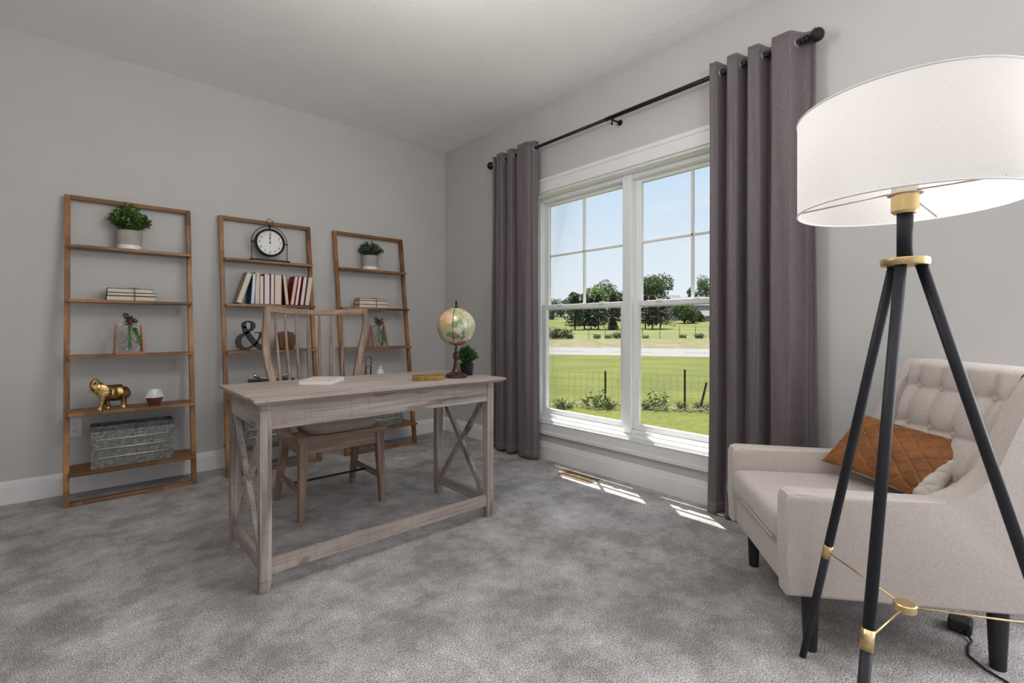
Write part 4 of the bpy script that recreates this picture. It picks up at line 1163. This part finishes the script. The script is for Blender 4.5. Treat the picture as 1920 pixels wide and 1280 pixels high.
# ------------------------------------------------------------------ armchair
def armchair():
    rz = math.atan2(-.626, -.78)
    t = thing('armchair', 'beige upholstered armchair with button-tufted back by the wall', 'armchair', (2.094, .450, 0), rz=rz)
    hw, inn = .327, .246
    prof = [(-.370, .188), (-.374, .30), (-.374, .480), (-.366, .500), (-.345, .508), (.06, .500), (.110, .506), (.150, .530), (.185, .590), (.225, .690), (.270, .800), (.305, .868), (.340, .890), (.385, .888), (.412, .870), (.420, .84), (.330, .188)]
    for s in (-1, 1):
        x0 = s * inn; x1 = s * hw
        b = B().prism([(min(x0, x1), y, z) for y, z in prof], (hw - inn, 0, 0))
        es = [e for e in b.bm.edges if abs(e.verts[0].co.x - e.verts[1].co.x) < 1e-6]
        bmesh.ops.bevel(b.bm, geom=es, offset=.016, segments=4, profile=.55, affect='EDGES', clamp_overlap=True)
        a = b.build('arm', LINEN, t, smooth=True, auto=35)
        # welt seams along the arm's outer and inner top edges
        for xx in (x1 - s * .012, x0 + s * .012):
            pts = [(xx + (s * .0085 if xx == x1 - s * .012 else -s * .0085), y * .997, z - (.010 if -.3 < y < .1 else .006) + (0)) for y, z in prof[4:13]]
            pts = [(p[0], p[1] + (.008 if p[1] > .1 else 0), p[2]) for p in pts]
            B().tube(pts, .0014, 6).build('seam', LINEN, a, smooth=True)
    B().box(-inn - .002, inn + .002, -.360, .30, .190, .315, .012, 3).build('base_frame', LINEN, t, smooth=True, auto=40)
    # seat cushion with welt
    c = B().box(-inn + .003, inn - .003, -.378, .19, .315, .418, .030, 5)
    for v in c.bm.verts:
        if v.co.z > .37: v.co.z += .014 * (1 - (v.co.x / inn) ** 2) * max(0, 1 - ((v.co.y + .09) / .33) ** 2)
    cu = c.build('seat_cushion', LINEN, t, smooth=True, auto=50)
    zt = .405
    pp = [(-inn + .012, .10, zt), (-inn + .012, -.358, zt), (-inn + .03, -.371, zt), (inn - .03, -.371, zt), (inn - .012, -.358, zt), (inn - .012, .10, zt)]
    B().tube(pp, .0028, 6).build('welt', LINEN, cu, smooth=True)
    B().tube([(-inn + .02, -.3805, .332), (inn - .02, -.3805, .332)], .0028, 6).build('welt', LINEN, cu, smooth=True)
    # tufted back
    cols = [-.176, -.059, .059, .176]; rows = [.510, .650, .790]
    def back(u, v):
        x = -inn + 2 * inn * u
        z = .36 + .545 * v
        y = .165 + .150 * ((z - .36) / .53)
        du = .117; dz = .14
        fu = abs(math.sin(PI * (x - cols[0]) / du)); fz = abs(math.sin(PI * (z - rows[0]) / dz))
        edge = min(1, (1 - abs(2 * u - 1)) * 9)
        topf = 1.0
        if z > rows[2]: fz = max(fz, .0) if z < rows[2] + .07 else 1.0
        if abs(x) > .20: fu = 1.0 if fu > .6 else fu
        puff = .013 * (fu ** .6) * (.5 + .5 * fz ** .5) + .011 * fz ** .5
        y -= puff * edge
        for cx in cols:
            for rz_ in rows:
                d2 = (x - cx) ** 2 + (z - rz_) ** 2
                y += .015 * math.exp(-d2 / (2 * .017 ** 2))
        if v > .93: y += .05 * ((v - .93) / .07) ** 2; z -= .012 * ((v - .93) / .07) ** 2
        return (x, y, z)
    bk = B().grid(back, 96, 96)
    bo = bk.build('back_tufting', LINEN, t, smooth=True, fix=False)
    B().prism([(-inn, .20, .20), (-inn, .20, .36), (-inn, .352, .885), (-inn, .385, .893), (-inn, .412, .875), (-inn, .33, .20)], (2 * inn, 0, 0), .006).build('back_panel', LINEN, t, smooth=True, auto=40)
    for cx in cols:
        for rz_ in rows:
            p = Vector(back((cx + inn) / (2 * inn), (rz_ - .36) / .545))
            q = B().sphere((0, 0, 0), .0125, 14, 10, (1, .55, 1)).build('button', LINEN, bo, smooth=True)
            q.location = p + Vector((0, -.0075, 0))
    for y in (-.282, .232):
        for s in (-1, 1):
            B().lathe([(.001, 0), (.019, 0), (.0265, .195), (.001, .195)], (s * .268, y, 0), 20, cap=False).build('leg', BLACKW, t, smooth=True, auto=40)
    return t
ARM = armchair()

def quilt_mat():
    m = mat('rust_velvet', (.24, .085, .022), .7, **{'Sheen Weight': .5, 'Sheen Roughness': .35})
    n, l = nodes_of(m); b = n['Principled BSDF']
    tc = n.new('ShaderNodeTexCoord'); ns = n.new('ShaderNodeTexNoise'); ns.inputs['Scale'].default_value = 14; ns.inputs['Detail'].default_value = 5
    l.new(tc.outputs['Object'], ns.inputs['Vector'])
    r = ramp(n, [(.32, (.155, .052, .012)), (.5, (.235, .084, .020)), (.68, (.31, .12, .034))]); l.new(ns.outputs[0], r.inputs[0])
    l.new(r.outputs[0], b.inputs['Base Color'])
    b.inputs['Sheen Tint'].default_value = (.9, .5, .25, 1)
    return m
CREAM = noise_mat('cream_cotton', [(.3, (.56, .51, .45)), (.7, (.64, .59, .53))], 60, .9)
def pillow():
    t = thing('lumbar_pillow', 'rust velvet quilted lumbar pillow leaning in the armchair', 'pillow')
    W, Hh, T = .428, .262, .110
    def P(u, v, side):
        x, z = 2 * u - 1, 2 * v - 1
        px = 1 - .09 * (1 - abs(z) ** 2.0) * abs(x) ** 6; pz = 1 - .11 * (1 - abs(x) ** 2.0) * abs(z) ** 6
        th = T / 2 * ((1 - abs(x) ** 2.6) * (1 - abs(z) ** 2.6)) ** .55
        X, Z = x * W / 2 * px, z * Hh / 2 * pz
        if side < 0:
            g = .055
            d1 = (X * .82 + Z) / g; d2 = (X * .82 - Z) / g
            q = min(abs(d1 - round(d1)), abs(d2 - round(d2)))
            th -= .0045 * math.exp(-(q / .10) ** 2) * min(1, th / .02)
        return (X, side * th, Z)
    edge = lambda v: .985 - .15 * (1 - v) ** 1.3          # slanting seam to the cream end
    fr = B().grid(lambda u, v: P(u * edge(v), v, -1), 140, 90).build('quilted_front', quilt_mat(), t, smooth=True, fix=False)
    B().grid(lambda u, v: P(edge(v) + (1 - edge(v)) * u, v, -1), 16, 60).build('cream_end', CREAM, t, smooth=True, fix=False)
    B().grid(lambda u, v: P(u, v, 1), 40, 30).build('cream_back', CREAM, t, smooth=True, fix=False)
    st = B()
    g = .055
    thread = mat('amber_thread', (.42, .18, .055), .7)
    for sgn in (1, -1):
        for k in range(-7, 8):
            run = []
            for j in range(61):
                z = -Hh / 2 + Hh * j / 60
                x = (k * g - sgn * z) / .82
                if x < -W / 2 * .93 or x / W + .5 > edge(z / Hh + .5) - .02 or abs(z) > Hh / 2 * .90:
                    if len(run) > 3: st.tube(run, .0009, 4, cap=False)
                    run = []; continue
                p = Vector(P(x / W + .5, z / Hh + .5, -1)); run.append(p + Vector((0, -.0006, 0)))
            if len(run) > 3: st.tube(run, .0009, 4, cap=False)
    tag(st.build('quilting_thread', thread, fr, fix=False), kind='stuff')
    # leans diagonally: far end forward on the seat, near end against the back
    base = Matrix.Translation(ARM.location) @ Matrix.Rotation(ARM.rotation_euler.z, 4, 'Z')
    loc = Matrix.Translation((-.040, .122, .552)) @ Matrix.Rotation(R(26), 4, 'Z') @ Matrix.Rotation(R(-43), 4, 'X') @ Matrix.Rotation(R(6), 4, 'Y')
    t.matrix_world = base @ loc
pillow()

# ------------------------------------------------------------------ tripod floor lamp
def floor_lamp():
    cx, cy = 1.446, .2265
    t = thing('floor_lamp', 'tripod floor lamp with white drum shade and brass fittings', 'floor lamp', (cx, cy, 0))
    zh, rf, rt = 1.166, .347, .030
    Fw = Vector((math.sin(YAW), math.cos(YAW), 0)); Lf = Vector((-math.cos(YAW), math.sin(YAW), 0))
    dirs = [Fw * math.cos(R(a)) + Lf * math.sin(R(a)) for a in (5.3, 126.5, 246)]
    zr = .372; zd = .357
    for d in dirs:
        p0 = d * rt + Vector((0, 0, zh)); p1 = d * rf
        at = lambda z: p0.lerp(p1, (zh - z) / zh)
        lg = B().tube([at(zh), at(zr + .02)], [.0118, .0115], 16).tube([at(zr - .018), at(.0)], [.0112, .0095], 16).build('leg', NAVY, t, smooth=True)
        B().tube([at(zr + .021), at(zr - .019)], .0121, 16).build('leg_ferrule', BRASS, t, smooth=True)
        B().tube([at(zr), Vector((0, 0, zd)) + d * .016], .0022, 8).build('spreader_rod', BRASS, t, smooth=True)
    B().lathe([(.001, zd - .010), (.022, zd - .010), (.023, zd - .008), (.023, zd + .006), (.021, zd + .008), (.001, zd + .008)], n=32, cap=False).build('spreader_disc', BRASS, t, smooth=True, auto=40)
    B().lathe([(.001, zh - .004), (.045, zh - .004), (.047, zh), (.047, zh + .010), (.045, zh + .013), (.001, zh + .013)], n=40, cap=False).build('hub_plate', BRASS, t, smooth=True, auto=40)
    B().tube([(0, 0, zh + .01), (0, 0, 1.292)], .0158, 20).build('stem', NAVY, t, smooth=True)
    B().lathe([(.001, 1.285), (.021, 1.285), (.0265, 1.291), (.0265, 1.330), (.001, 1.330)], n=32, cap=False).build('socket_cup', BRASS, t, smooth=True, auto=40)
    B().lathe([(.001, 1.330), (.034, 1.330), (.034, 1.333), (.027, 1.336), (.026, 1.342), (.0245, 1.344), (.0255, 1.348), (.0235, 1.351), (.0245, 1.355), (.0225, 1.358), (.0235, 1.362), (.022, 1.38), (.001, 1.38)], n=32, cap=False).build('socket', mat('socket_cream', (.62, .55, .47), .5), t, smooth=True, auto=40)
    B().lathe([(.001, 1.38), (.013, 1.38), (.014, 1.395), (.026, 1.42), (.030, 1.442), (.026, 1.462), (.014, 1.475), (.001, 1.478)], n=24, cap=False).build('bulb', mat('lit_bulb', (1, .9, .8), .5, **{'Emission Color': (1, .86, .70, 1), 'Emission Strength': 17.0}), t, smooth=True)
    rs, zb, zt = .219, 1.301, 1.534
    sh = B().lathe([(rs, zb), (rs, zt)], n=96, cap=False).build('shade', SHADE, t, smooth=True, fix=True)
    for z in (zb, zt):
        B().tube([(rs * math.cos(2 * PI * k / 72), rs * math.sin(2 * PI * k / 72), z) for k in range(72)], .0022, 8, closed=True).build('shade_rim', mat('shade_trim', (.88, .88, .89), .7), t, smooth=True)
    for a in (112, -8, -128):
        B().tube([(.03 * math.cos(R(a)), .03 * math.sin(R(a)), 1.334), (rs * math.cos(R(a)), rs * math.sin(R(a)), zb + .006)], .0018, 6).build('shade_spoke', mat('spoke_wire', (.42, .36, .31), .4, .5), t, smooth=True)
floor_lamp()

def cord():
    t = thing('power_adapter', 'black power adapter and cord on the carpet behind the armchair leg', 'power cord', (2.195, .20, 0))
    B().box(2.162, 2.228, .168, .228, 0, .040, .006).build('adapter', DARKIN, t, True)
    pts = [(2.162, .185, .014), (2.13, .165, .006), (2.09, .17, .005), (2.03, .165, .005), (1.985, .125, .005), (1.96, .08, .005), (1.93, .05, .005), (1.88, .02, .005), (1.80, -.02, .005), (1.70, 0, .005)]
    B().tube(pts, .0036, 8).build('cable', DARKIN, t, True, smooth=True)
cord()

# ------------------------------------------------------------------ outdoors
NV, QV = Vector((.848, .53, 0)), Vector((-.53, .848, 0))       # away from the house / along the road
PROF = [(-30, -.45), (20, -.45), (38, -.42), (52, -.12), (100, .45), (118, 1.0), (155, 3.3), (200, 6.0), (320, 6.5)]
def gz(t):
    for (a, za), (c, zc) in zip(PROF, PROF[1:]):
        if t <= c:
            k = (t - a) / (c - a); return za + (zc - za) * k
    return PROF[-1][1]
def ext(t, q, dz=0.0):
    p = NV * t + QV * q; p.z = gz(t) + dz; return p
def ground_at(x, y): return gz(x * NV.x + y * NV.y)
def away(u, d):
    """ground point at view depth d in the direction of image column u (offline survey)"""
    k = (u - 960) / FPX
    x = d * (math.sin(YAW) + math.cos(YAW) * k); y = d * (math.cos(YAW) - math.sin(YAW) * k)
    return Vector((x, y, ground_at(x, y)))

def grass_mat(name, a, b_, c, s1=.35, s2=9):
    return noise_mat(name, [(.32, a), (.5, b_), (.68, c)], s2, .95, 6, second=(s1, (1, 1, 1), [(.35, (.78, .80, .7)), (.65, (1.12, 1.10, 1.1))]), bump=.4, bscale=30, dist=.05)
LAWN = grass_mat('lawn_green', (.060, .078, .005), (.090, .104, .008), (.122, .120, .014), .5, 14)
MEAD = grass_mat('meadow_green', (.100, .118, .030), (.122, .135, .036), (.145, .146, .050), .12, 2)
HILL = grass_mat('hill_grass', (.080, .102, .012), (.110, .122, .018), (.145, .138, .030), .10, 1)
STRAW = noise_mat('dry_grass_verge', [(.3, (.085, .092, .018)), (.5, (.125, .115, .045)), (.68, (.19, .160, .115))], 1.3, .95, 5)
ASPH = noise_mat('pale_asphalt', [(.3, (.175, .168, .170)), (.7, (.200, .192, .194))], 6, .9)
GRAV = noise_mat('pinkish_gravel', [(.3, (.185, .162, .155)), (.7, (.225, .203, .195))], 20, .95)

def strip(name, t0, t1, m, nt_=10, q0=-130, q1=150, nq=40, dz=0.0, curve=True):
    b = B().grid(lambda u, v: ext(t0 + (t1 - t0) * v, q0 + (q1 - q0) * u, dz), nq, nt_)
    return b.build(name, m, smooth=True, fix=False)
for nm, t0, t1, m, lb in (('lawn', -30, 25.4, LAWN, 'bright green lawn between the house and the road'),
                          ('road_shoulder', 25.4, 28.6, GRAV, 'pale pinkish road shoulder'),
                          ('road', 28.6, 34.4, ASPH, 'pale asphalt road crossing outside the window'),
                          ('verge', 34.4, 52, STRAW, 'dry grassy verge across the road'),
                          ('meadow', 52, 100, MEAD, 'smooth light green meadow beyond the verge'),
                          ('hillside', 100, 320, HILL, 'green hillside with trees and houses')):
    struct(strip(nm, t0, t1, m), lb)
# white edge line and dashed line on the road
b = B()
for q in range(-60, 80, 4):
    a = [ext(28.9, q, .01), ext(28.9, q + 2.2, .01), ext(29.05, q + 2.2, .01), ext(29.05, q, .01)]
    b.face(b.verts(a))
struct(b.build('lane_dashes', mat('faded_line', (.12, .115, .115), .8), fix=False), 'faded dashed line along the near road edge')
# farm drive on the left of the hillside
b = B()
dr = [away(1000, 108), away(1030, 116), away(1050, 128), away(1064, 140), away(1075, 150)]
for p, c in zip(dr, dr[1:]):
    w = NV * 2.4
    b.face(b.verts([Vector((q.x, q.y, ground_at(q.x, q.y) + .10)) for q in (p - w, p + w, c + w, c - w)]))
struct(b.build('farm_drive', GRAV, fix=False), 'pale farm drive on the far hillside')

# near wire fence
def wire_fence():
    t = thing('wire_fence', 'low wire mesh fence with dark posts between lawn and field', 'fence', ext(9.0, .4))
    post = noise_mat('rusty_post', [(.3, (.035, .025, .025)), (.7, (.075, .055, .05))], 20, .8)
    for u, lean, h in ((1135, 0, .66), (1284, 0, .72), (1311, .13, .50), (985, 0, .66), (1420, 0, .66)):
        k = (u - 960) / FPX
        d = 9.0 / ((math.sin(YAW) + math.cos(YAW) * k) * NV.x + (math.cos(YAW) - math.sin(YAW) * k) * NV.y)
        p = away(u, d)
        top = p + Vector((math.cos(YAW) * lean * 1.0, -math.sin(YAW) * lean, h))
        pb = B(); pb.bar(p - Vector((0, 0, .05)), top, .034, .012, QV); pb.bar(p - Vector((0, 0, .05)), top, .008, .034, QV)
        for j in range(9): pb.box(*[v for c in zip(p.lerp(top, .25 + j * .08) - Vector((.014, .014, .006)), p.lerp(top, .25 + j * .08) + Vector((.014, .014, .006))) for v in c])
        pb.build('post', post, t, True)
    w = B()
    for z in (.08, .22, .36, .50, .62): w.tube([ext(9.0, -4, z), ext(9.0, -1.2, z - .01), ext(9.0, 0, z), ext(9.0, 4.5, z)], .0022, 3, cap=False)
    q = -4
    while q < 4.5:
        w.tube([ext(9.0, q, 0), ext(9.0, q, .62)], .0016, 3, cap=False); q += .115
    tag(w.build('mesh_wire', mat('dull_wire', (.12, .11, .09), .6, .3), t, True, fix=False), kind='stuff')
wire_fence()

rng = random.Random(77)
def weed(p, h, n, m, name, label, sp=.5, wide=.045):
    b = B()
    for i in range(n):
        a = rng.uniform(0, 2 * PI); r = h * sp * math.sqrt(rng.random())
        root = Vector((p.x + r * math.cos(a), p.y + r * math.sin(a), p.z))
        tip = root + Vector((rng.gauss(0, .25) * h, rng.gauss(0, .25) * h, h * rng.uniform(.35, 1)))
        for k in range(5):
            q = root.lerp(tip, rng.uniform(.1, 1))
            b.leaf(q, (rng.gauss(0, 1), rng.gauss(0, 1), rng.uniform(-.2, 1)), (rng.gauss(0, 1), rng.gauss(0, 1), .5), h * rng.uniform(.14, .3), h * wide * rng.uniform(1, 2.4), .1)
        b.leaf(root, tip - root, (rng.gauss(0, 1), rng.gauss(0, 1), 0), (tip - root).length, .012, .05)
    o = b.build(name, m, fix=False)
    me = o.data; me.transform(Matrix.Translation(-p)); o.location = p
    return tag(o, label, 'weeds', 'weeds along the wire fence')
WG = leafmat('weed_green', (.075, .10, .022), (.13, .155, .04), (.20, .20, .09), 12)
WD = leafmat('weed_dark', (.045, .070, .030), (.085, .115, .045), (.14, .17, .08), 12)
WS = leafmat('weed_straw', (.13, .105, .07), (.22, .18, .12), (.32, .28, .20), 12)
for (u, d, h, n, m, lb) in ((1052, 8.55, .20, 40, WD, 'dark low weed clump by the fence at the left of the window view'),
                            (1068, 8.60, .12, 30, WG, 'leafy green weed clump left of the first fence post'),
                            (1122, 8.60, .40, 22, WG, 'tall pale weed with seed heads at the first fence post'),
                            (1141, 8.55, .20, 45, WG, 'bushy green weeds on the right foot of the first fence post'),
                            (1214, 8.55, .17, 40, WD, 'dark weed clump just right of the window mullion'),
                            (1232, 8.55, .36, 22, WG, 'tall pale weeds between mullion and second fence post'),
                            (1279, 8.50, .15, 40, WG, 'green weeds at the foot of the second fence post'),
                            (1308, 8.45, .16, 40, WD, 'dark weeds at the foot of the tilted fence post'),
                            (1328, 8.45, .15, 40, WD, 'dark weeds at the right edge of the window view')):
    weed(away(u, d), h, n, m, 'weed_clump', lb, .55)
# dry stalks lying along the fence foot
b = B()
for i in range(1500):
    q = rng.uniform(-3, 4); p = ext(8.85 + rng.gauss(0, .10), q, rng.uniform(0, .07))
    b.leaf(p, (rng.gauss(0, 1), rng.gauss(0, 1), rng.uniform(-.1, .5)), (rng.gauss(0, 1), rng.gauss(0, 1), 1), rng.uniform(.06, .16), .012, .1)
tag(b.build('dry_stalks', WS, fix=False), 'dry straw-coloured stalks along the foot of the wire fence', 'dry grass', kind='stuff')
# far fence row with scrub
t = thing('field_fence', 'thin post fence on the far side of the road', 'fence', away(1180, 49))
for i, u in enumerate((1040, 1072, 1104, 1135, 1205, 1237, 1274, 1304, 1330)):
    p = away(u, 49); B().tube([p, p + Vector((0, 0, 1.25))], .028, 6).build('post', mat('grey_post', (.11, .10, .09), .8), t, True)
w = B()
for z in (.5, .85, 1.2): w.tube([away(1000, 49) + Vector((0, 0, z)), away(1345, 49) + Vector((0, 0, z))], .008, 3, cap=False)
w.build('wire', mat('dull_wire'), t, True, fix=False)

BARK = noise_mat('bark', [(.3, (.030, .022, .017)), (.7, (.075, .058, .045))], 2.5, .95, stretch=(1, 1, .2))
TG = leafmat('tree_green', (.055, .095, .028), (.10, .150, .045), (.17, .22, .075), .5)
TL = leafmat('light_tree_green', (.10, .155, .028), (.17, .235, .045), (.25, .31, .08), .5)
TP = leafmat('pine_green', (.050, .080, .048), (.090, .128, .075), (.15, .19, .11), .5)
TB = leafmat('bare_brown_pine', (.085, .066, .057), (.145, .118, .10), (.21, .175, .145), .5)
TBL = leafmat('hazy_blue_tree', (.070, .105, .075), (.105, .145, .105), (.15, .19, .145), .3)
def broad_tree(p, h, w, m, label, seed, trunk=.25, leaf=.42, n=2600, cat='tree', group='trees on the hillside', name='broadleaf_tree'):
    r = random.Random(seed); t = thing(name, label, cat, p, group=group)
    if trunk > 0:
        bt = B().tube([(0, 0, -.3), (0, 0, h * trunk), (w * .04, 0, h * .6)], [w * .045, w * .035, w * .012], 8)
        for k in range(4):
            a = 2 * PI * k / 4 + r.random(); bt.tube([(0, 0, h * trunk * .9), (w * .2 * math.cos(a), w * .2 * math.sin(a), h * .5), (w * .3 * math.cos(a), w * .3 * math.sin(a), h * .68)], [w * .022, w * .014, w * .006], 6)
        bt.build('trunk', BARK, t, smooth=True)
    z0 = h * trunk * .8; bl = []
    for k in range(13):
        a = r.uniform(0, 2 * PI); e_ = r.uniform(-.75, .8); rr = r.uniform(.35, .68)
        c = Vector((w / 2 * rr * math.cos(a) * math.cos(e_ * 1.2), w / 2 * rr * math.sin(a) * math.cos(e_ * 1.2), (z0 + h) / 2 + (h - z0) / 2 * .70 * e_))
        rd = w * r.uniform(.15, .25); c.z = min(c.z, h - rd); bl.append((c, rd))
    bl.append((Vector((0, 0, (z0 + h) / 2)), w * .33))
    b = B()
    for i in range(n):
        c, rad = bl[i % len(bl)]
        d = Vector((r.gauss(0, 1), r.gauss(0, 1), r.gauss(0, 1))).normalized()
        q = c + d * rad * r.uniform(.6, 1.06)
        b.leaf(q, (d + Vector((r.gauss(0, .7), r.gauss(0, .7), r.gauss(0, .5)))), (r.gauss(0, 1), r.gauss(0, 1), r.gauss(0, 1)), leaf * r.uniform(.7, 1.5), leaf * r.uniform(.7, 1.2), .15)
    b.build('crown', m, t, fix=False)
    return t
def pine(p, h, w, m, label, seed, bare=.14, dens=1.25):
    r = random.Random(seed); t = thing('pine_tree', label, 'tree', p, group='pines on the hillside')
    B().tube([(0, 0, -.3), (0, 0, h * .95)], [h * .022, h * .004], 8).build('trunk', BARK, t, smooth=True)
    b = B(); br = B()
    lv = 15
    for k in range(lv):
        z = h * (bare + (1 - bare) * (k / lv) ** .9); rad = w / 2 * (1 - (k / lv) ** 1.25) * r.uniform(.8, 1.1) + .15
        nb = 9
        for j in range(nb):
            a = 2 * PI * (j + r.random()) / nb; d = Vector((math.cos(a), math.sin(a), 0)); L_ = rad * r.uniform(.75, 1.1)
            tip = Vector((0, 0, z)) + d * L_ + Vector((0, 0, L_ * r.uniform(-.22, .18)))
            br.tube([(0, 0, z), tip], [.05, .015], 4, cap=False)
            for s in range(int(13 * dens)):
                q = Vector((0, 0, z)).lerp(tip, r.uniform(.2, 1.0))
                b.leaf(q, d + Vector((r.gauss(0, .8), r.gauss(0, .8), r.gauss(.1, .45))), (r.gauss(0, .5), r.gauss(0, .5), 1), r.uniform(.4, .85), r.uniform(.16, .32), .1)
    br.build('branches', BARK, t, fix=False); b.build('needles', m, t, fix=False)
    return t
pine(away(1078, 101), 7.4, 4.6, TP, 'leftmost dark pine of the group seen in the left lower sash', 1)
pine(away(1096, 103), 7.9, 4.0, TP, 'second dark pine from the left beyond the road', 2)
pine(away(1108, 106), 7.0, 3.4, TP, 'slim dark pine between two taller pines beyond the road', 3)
pine(away(1122, 102), 7.6, 4.4, TP, 'rightmost tall green pine of the group in the left lower sash', 4)
pine(away(1150, 104), 7.8, 4.2, TB, 'brown thin pine at the right of the left lower sash', 5, .26, 1.0)
pine(away(1149, 99), 2.6, 1.7, TP, 'small dark young pine under the brown pine', 6, .03, .8)
pine(away(1210, 103), 7.4, 4.2, TB, 'leftmost brown bare pine in the right lower sash', 7, .2, 1.0)
pine(away(1223, 101), 7.2, 4.4, TB, 'middle brown bare pine in the right lower sash', 8, .2, 1.0)
pine(away(1238, 103), 7.0, 5.6, TB, 'rightmost wide brown pine in the right lower sash', 9, .18, 1.1)
broad_tree(away(1113, 150), 12.0, 8.2, TL, 'bright green round tree behind the pines', 21, .2)
broad_tree(away(1135, 160), 14.0, 8.6, TG, 'dark green tree above the meeting rail beside the mullion', 22, .2)
broad_tree(away(1156, 152), 11.4, 8.4, TG, 'dark green tree nearest the mullion in the left sash', 23, .2)
broad_tree(away(1080, 132), 9.4, 5.5, TBL, 'hazy blue-green tree rising over the leftmost pine', 24, .2)
broad_tree(away(1228, 150), 17.0, 12.5, TG, 'largest tree, rising high above the brown pines', 25, .25, .5, 4200)
broad_tree(away(1216, 146), 9.5, 5.0, leafmat('russet_leaf', (.07, .028, .02), (.13, .055, .04), (.19, .095, .075), .5), 'russet tree at the foot of the largest tree', 26, .2, .4, 1600)
broad_tree(away(1283, 128), 5.6, 6.6, TG, 'dark round tree in front of the white house', 27, .1)
broad_tree(away(1322, 190), 16.5, 9.5, TG, 'tree at the right edge of the window standing above the roofs', 28, .3)
broad_tree(away(1297, 195), 12.6, 4.6, TG, 'small tree left of the right-edge tree on the skyline', 29, .3, .42, 1500)
broad_tree(away(1312, 134), 2.2, 3.0, TG, 'low dark bush between white house and shed', 30, .02, .3, 1400, 'bush')
broad_tree(away(1300, 130), 2.2, 2.6, TG, 'low bush against the dark round tree', 31, .02, .3, 1000, 'bush')
for i, (u, d, h, w_) in enumerate(((1012, 190, 7.5, 12), (1034, 196, 7.0, 11), (1052, 190, 7.0, 11), (1066, 200, 7.5, 10), (1030, 168, 3.6, 6))):
    broad_tree(away(u, d), h, w_, TBL if i % 2 == 0 else TG, ['far hazy tree partly behind the left curtain', 'far dark tree at the left end of the skyline row', 'far hazy tree above the farm drive', 'far dark tree beside the leftmost pine', 'low hazy tree in front of the far tree row'][i], 40 + i, .08, .5, 1400)
for i, (u, d, h, w_) in enumerate(((1036, 50.5, 1.15, 1.5), (1047, 50.5, 1.25, 1.6), (1058, 50.5, 1.15, 1.6), (1068, 50.5, .7, 1.2), (1119, 50, .7, .9), (1141, 50, .6, .9), (1160, 50, 1.0, .7), (1211, 50, .5, 1.6), (1280, 50, .6, 1.2), (1312, 49, .75, 1.1))):
    o = weed(away(u, d), h * (.95 if i < 3 else .75), 90, WG if i % 3 else WD, 'scrub_bush', ['leftmost scrub bush along the far field fence', 'second scrub bush from the left along the far fence', 'third scrub bush from the left along the far fence', 'fourth small scrub bush from the left by the far fence', 'tiny bush by the far fence below the slim pine', 'tiny bush by the far fence left of the brown pine', 'upright green sapling by the far fence near the mullion', 'low scrub just right of the mullion by the far fence', 'low scrub by the far fence below the dark round tree', 'rightmost scrub bush by the far fence'][i], .75, .07)
    o['category'] = 'bush'; o['group'] = 'scrub along the far fence'

def house(p, w, d, h, roof_h, label, wallm, roofm, rot, windows=()):
    t = thing('farm_house' if h > 3 else 'shed', label, 'house' if h > 3 else 'shed', p, rz=rot)
    B().box(-w / 2, w / 2, -d / 2, d / 2, -1.5, h).prism([(-w / 2, -d / 2, h), (-w / 2, d / 2, h), (-w / 2, 0, h + roof_h * .96)], (w, 0, 0)).build('walls', wallm, t)
    o_ = .35
    for s in (-1, 1):
        B().prism([(-w / 2 - o_, s * (d / 2 + o_), h - .2), (-w / 2 - o_, 0, h + roof_h), (-w / 2 - o_, 0, h + roof_h + .2), (-w / 2 - o_, s * (d / 2 + o_), h)], (w + 2 * o_, 0, 0)).build('roof_slope', roofm, t)
    for x, z in windows:
        f = B().box(x - .55, x + .55, -d / 2 - .06, -d / 2, z, z + 1.3).build('window', mat('house_trim', (.5, .5, .5), .6), t)
        B().box(x - .45, x + .45, -d / 2 - .08, -d / 2 - .05, z + .1, z + 1.2).build('pane', mat('dark_pane', (.05, .06, .08), .2), f)
WH = noise_mat('white_siding', [(.3, (.26, .27, .285)), (.7, (.29, .30, .315))], 1.5, .8)
RF = noise_mat('grey_shingle_roof', [(.3, (.19, .18, .185)), (.7, (.25, .235, .24))], 2, .9)
RF2 = noise_mat('pinkish_shed_roof', [(.3, (.20, .165, .165)), (.7, (.25, .21, .21))], 2, .9)
house(away(1292, 150), 13, 8, 4.2, 2.6, 'white farm house behind the dark round tree', WH, RF, -YAW, ((-2.2, .9), (1.2, 1.4), (4.2, 1.4)))
house(away(1246, 186), 11, 8, 3.6, 4.0, 'white house half hidden behind the brown pines', WH, RF, -YAW, ((1.5, .8), (3.6, .8)))
house(away(1154, 186), 9, 7, 4.4, 2.6, 'pale house roof showing behind the mullion trees', WH, RF, -YAW, ((-2, 1.2), (2, 1.2)))
house(away(1333, 138), 5.5, 4, 1.4, 1.4, 'small pinkish-roofed shed at the right edge of the window', noise_mat('shed_siding', [(.3, (.24, .23, .24)), (.7, (.28, .27, .28))], 2, .9), RF2, -YAW)
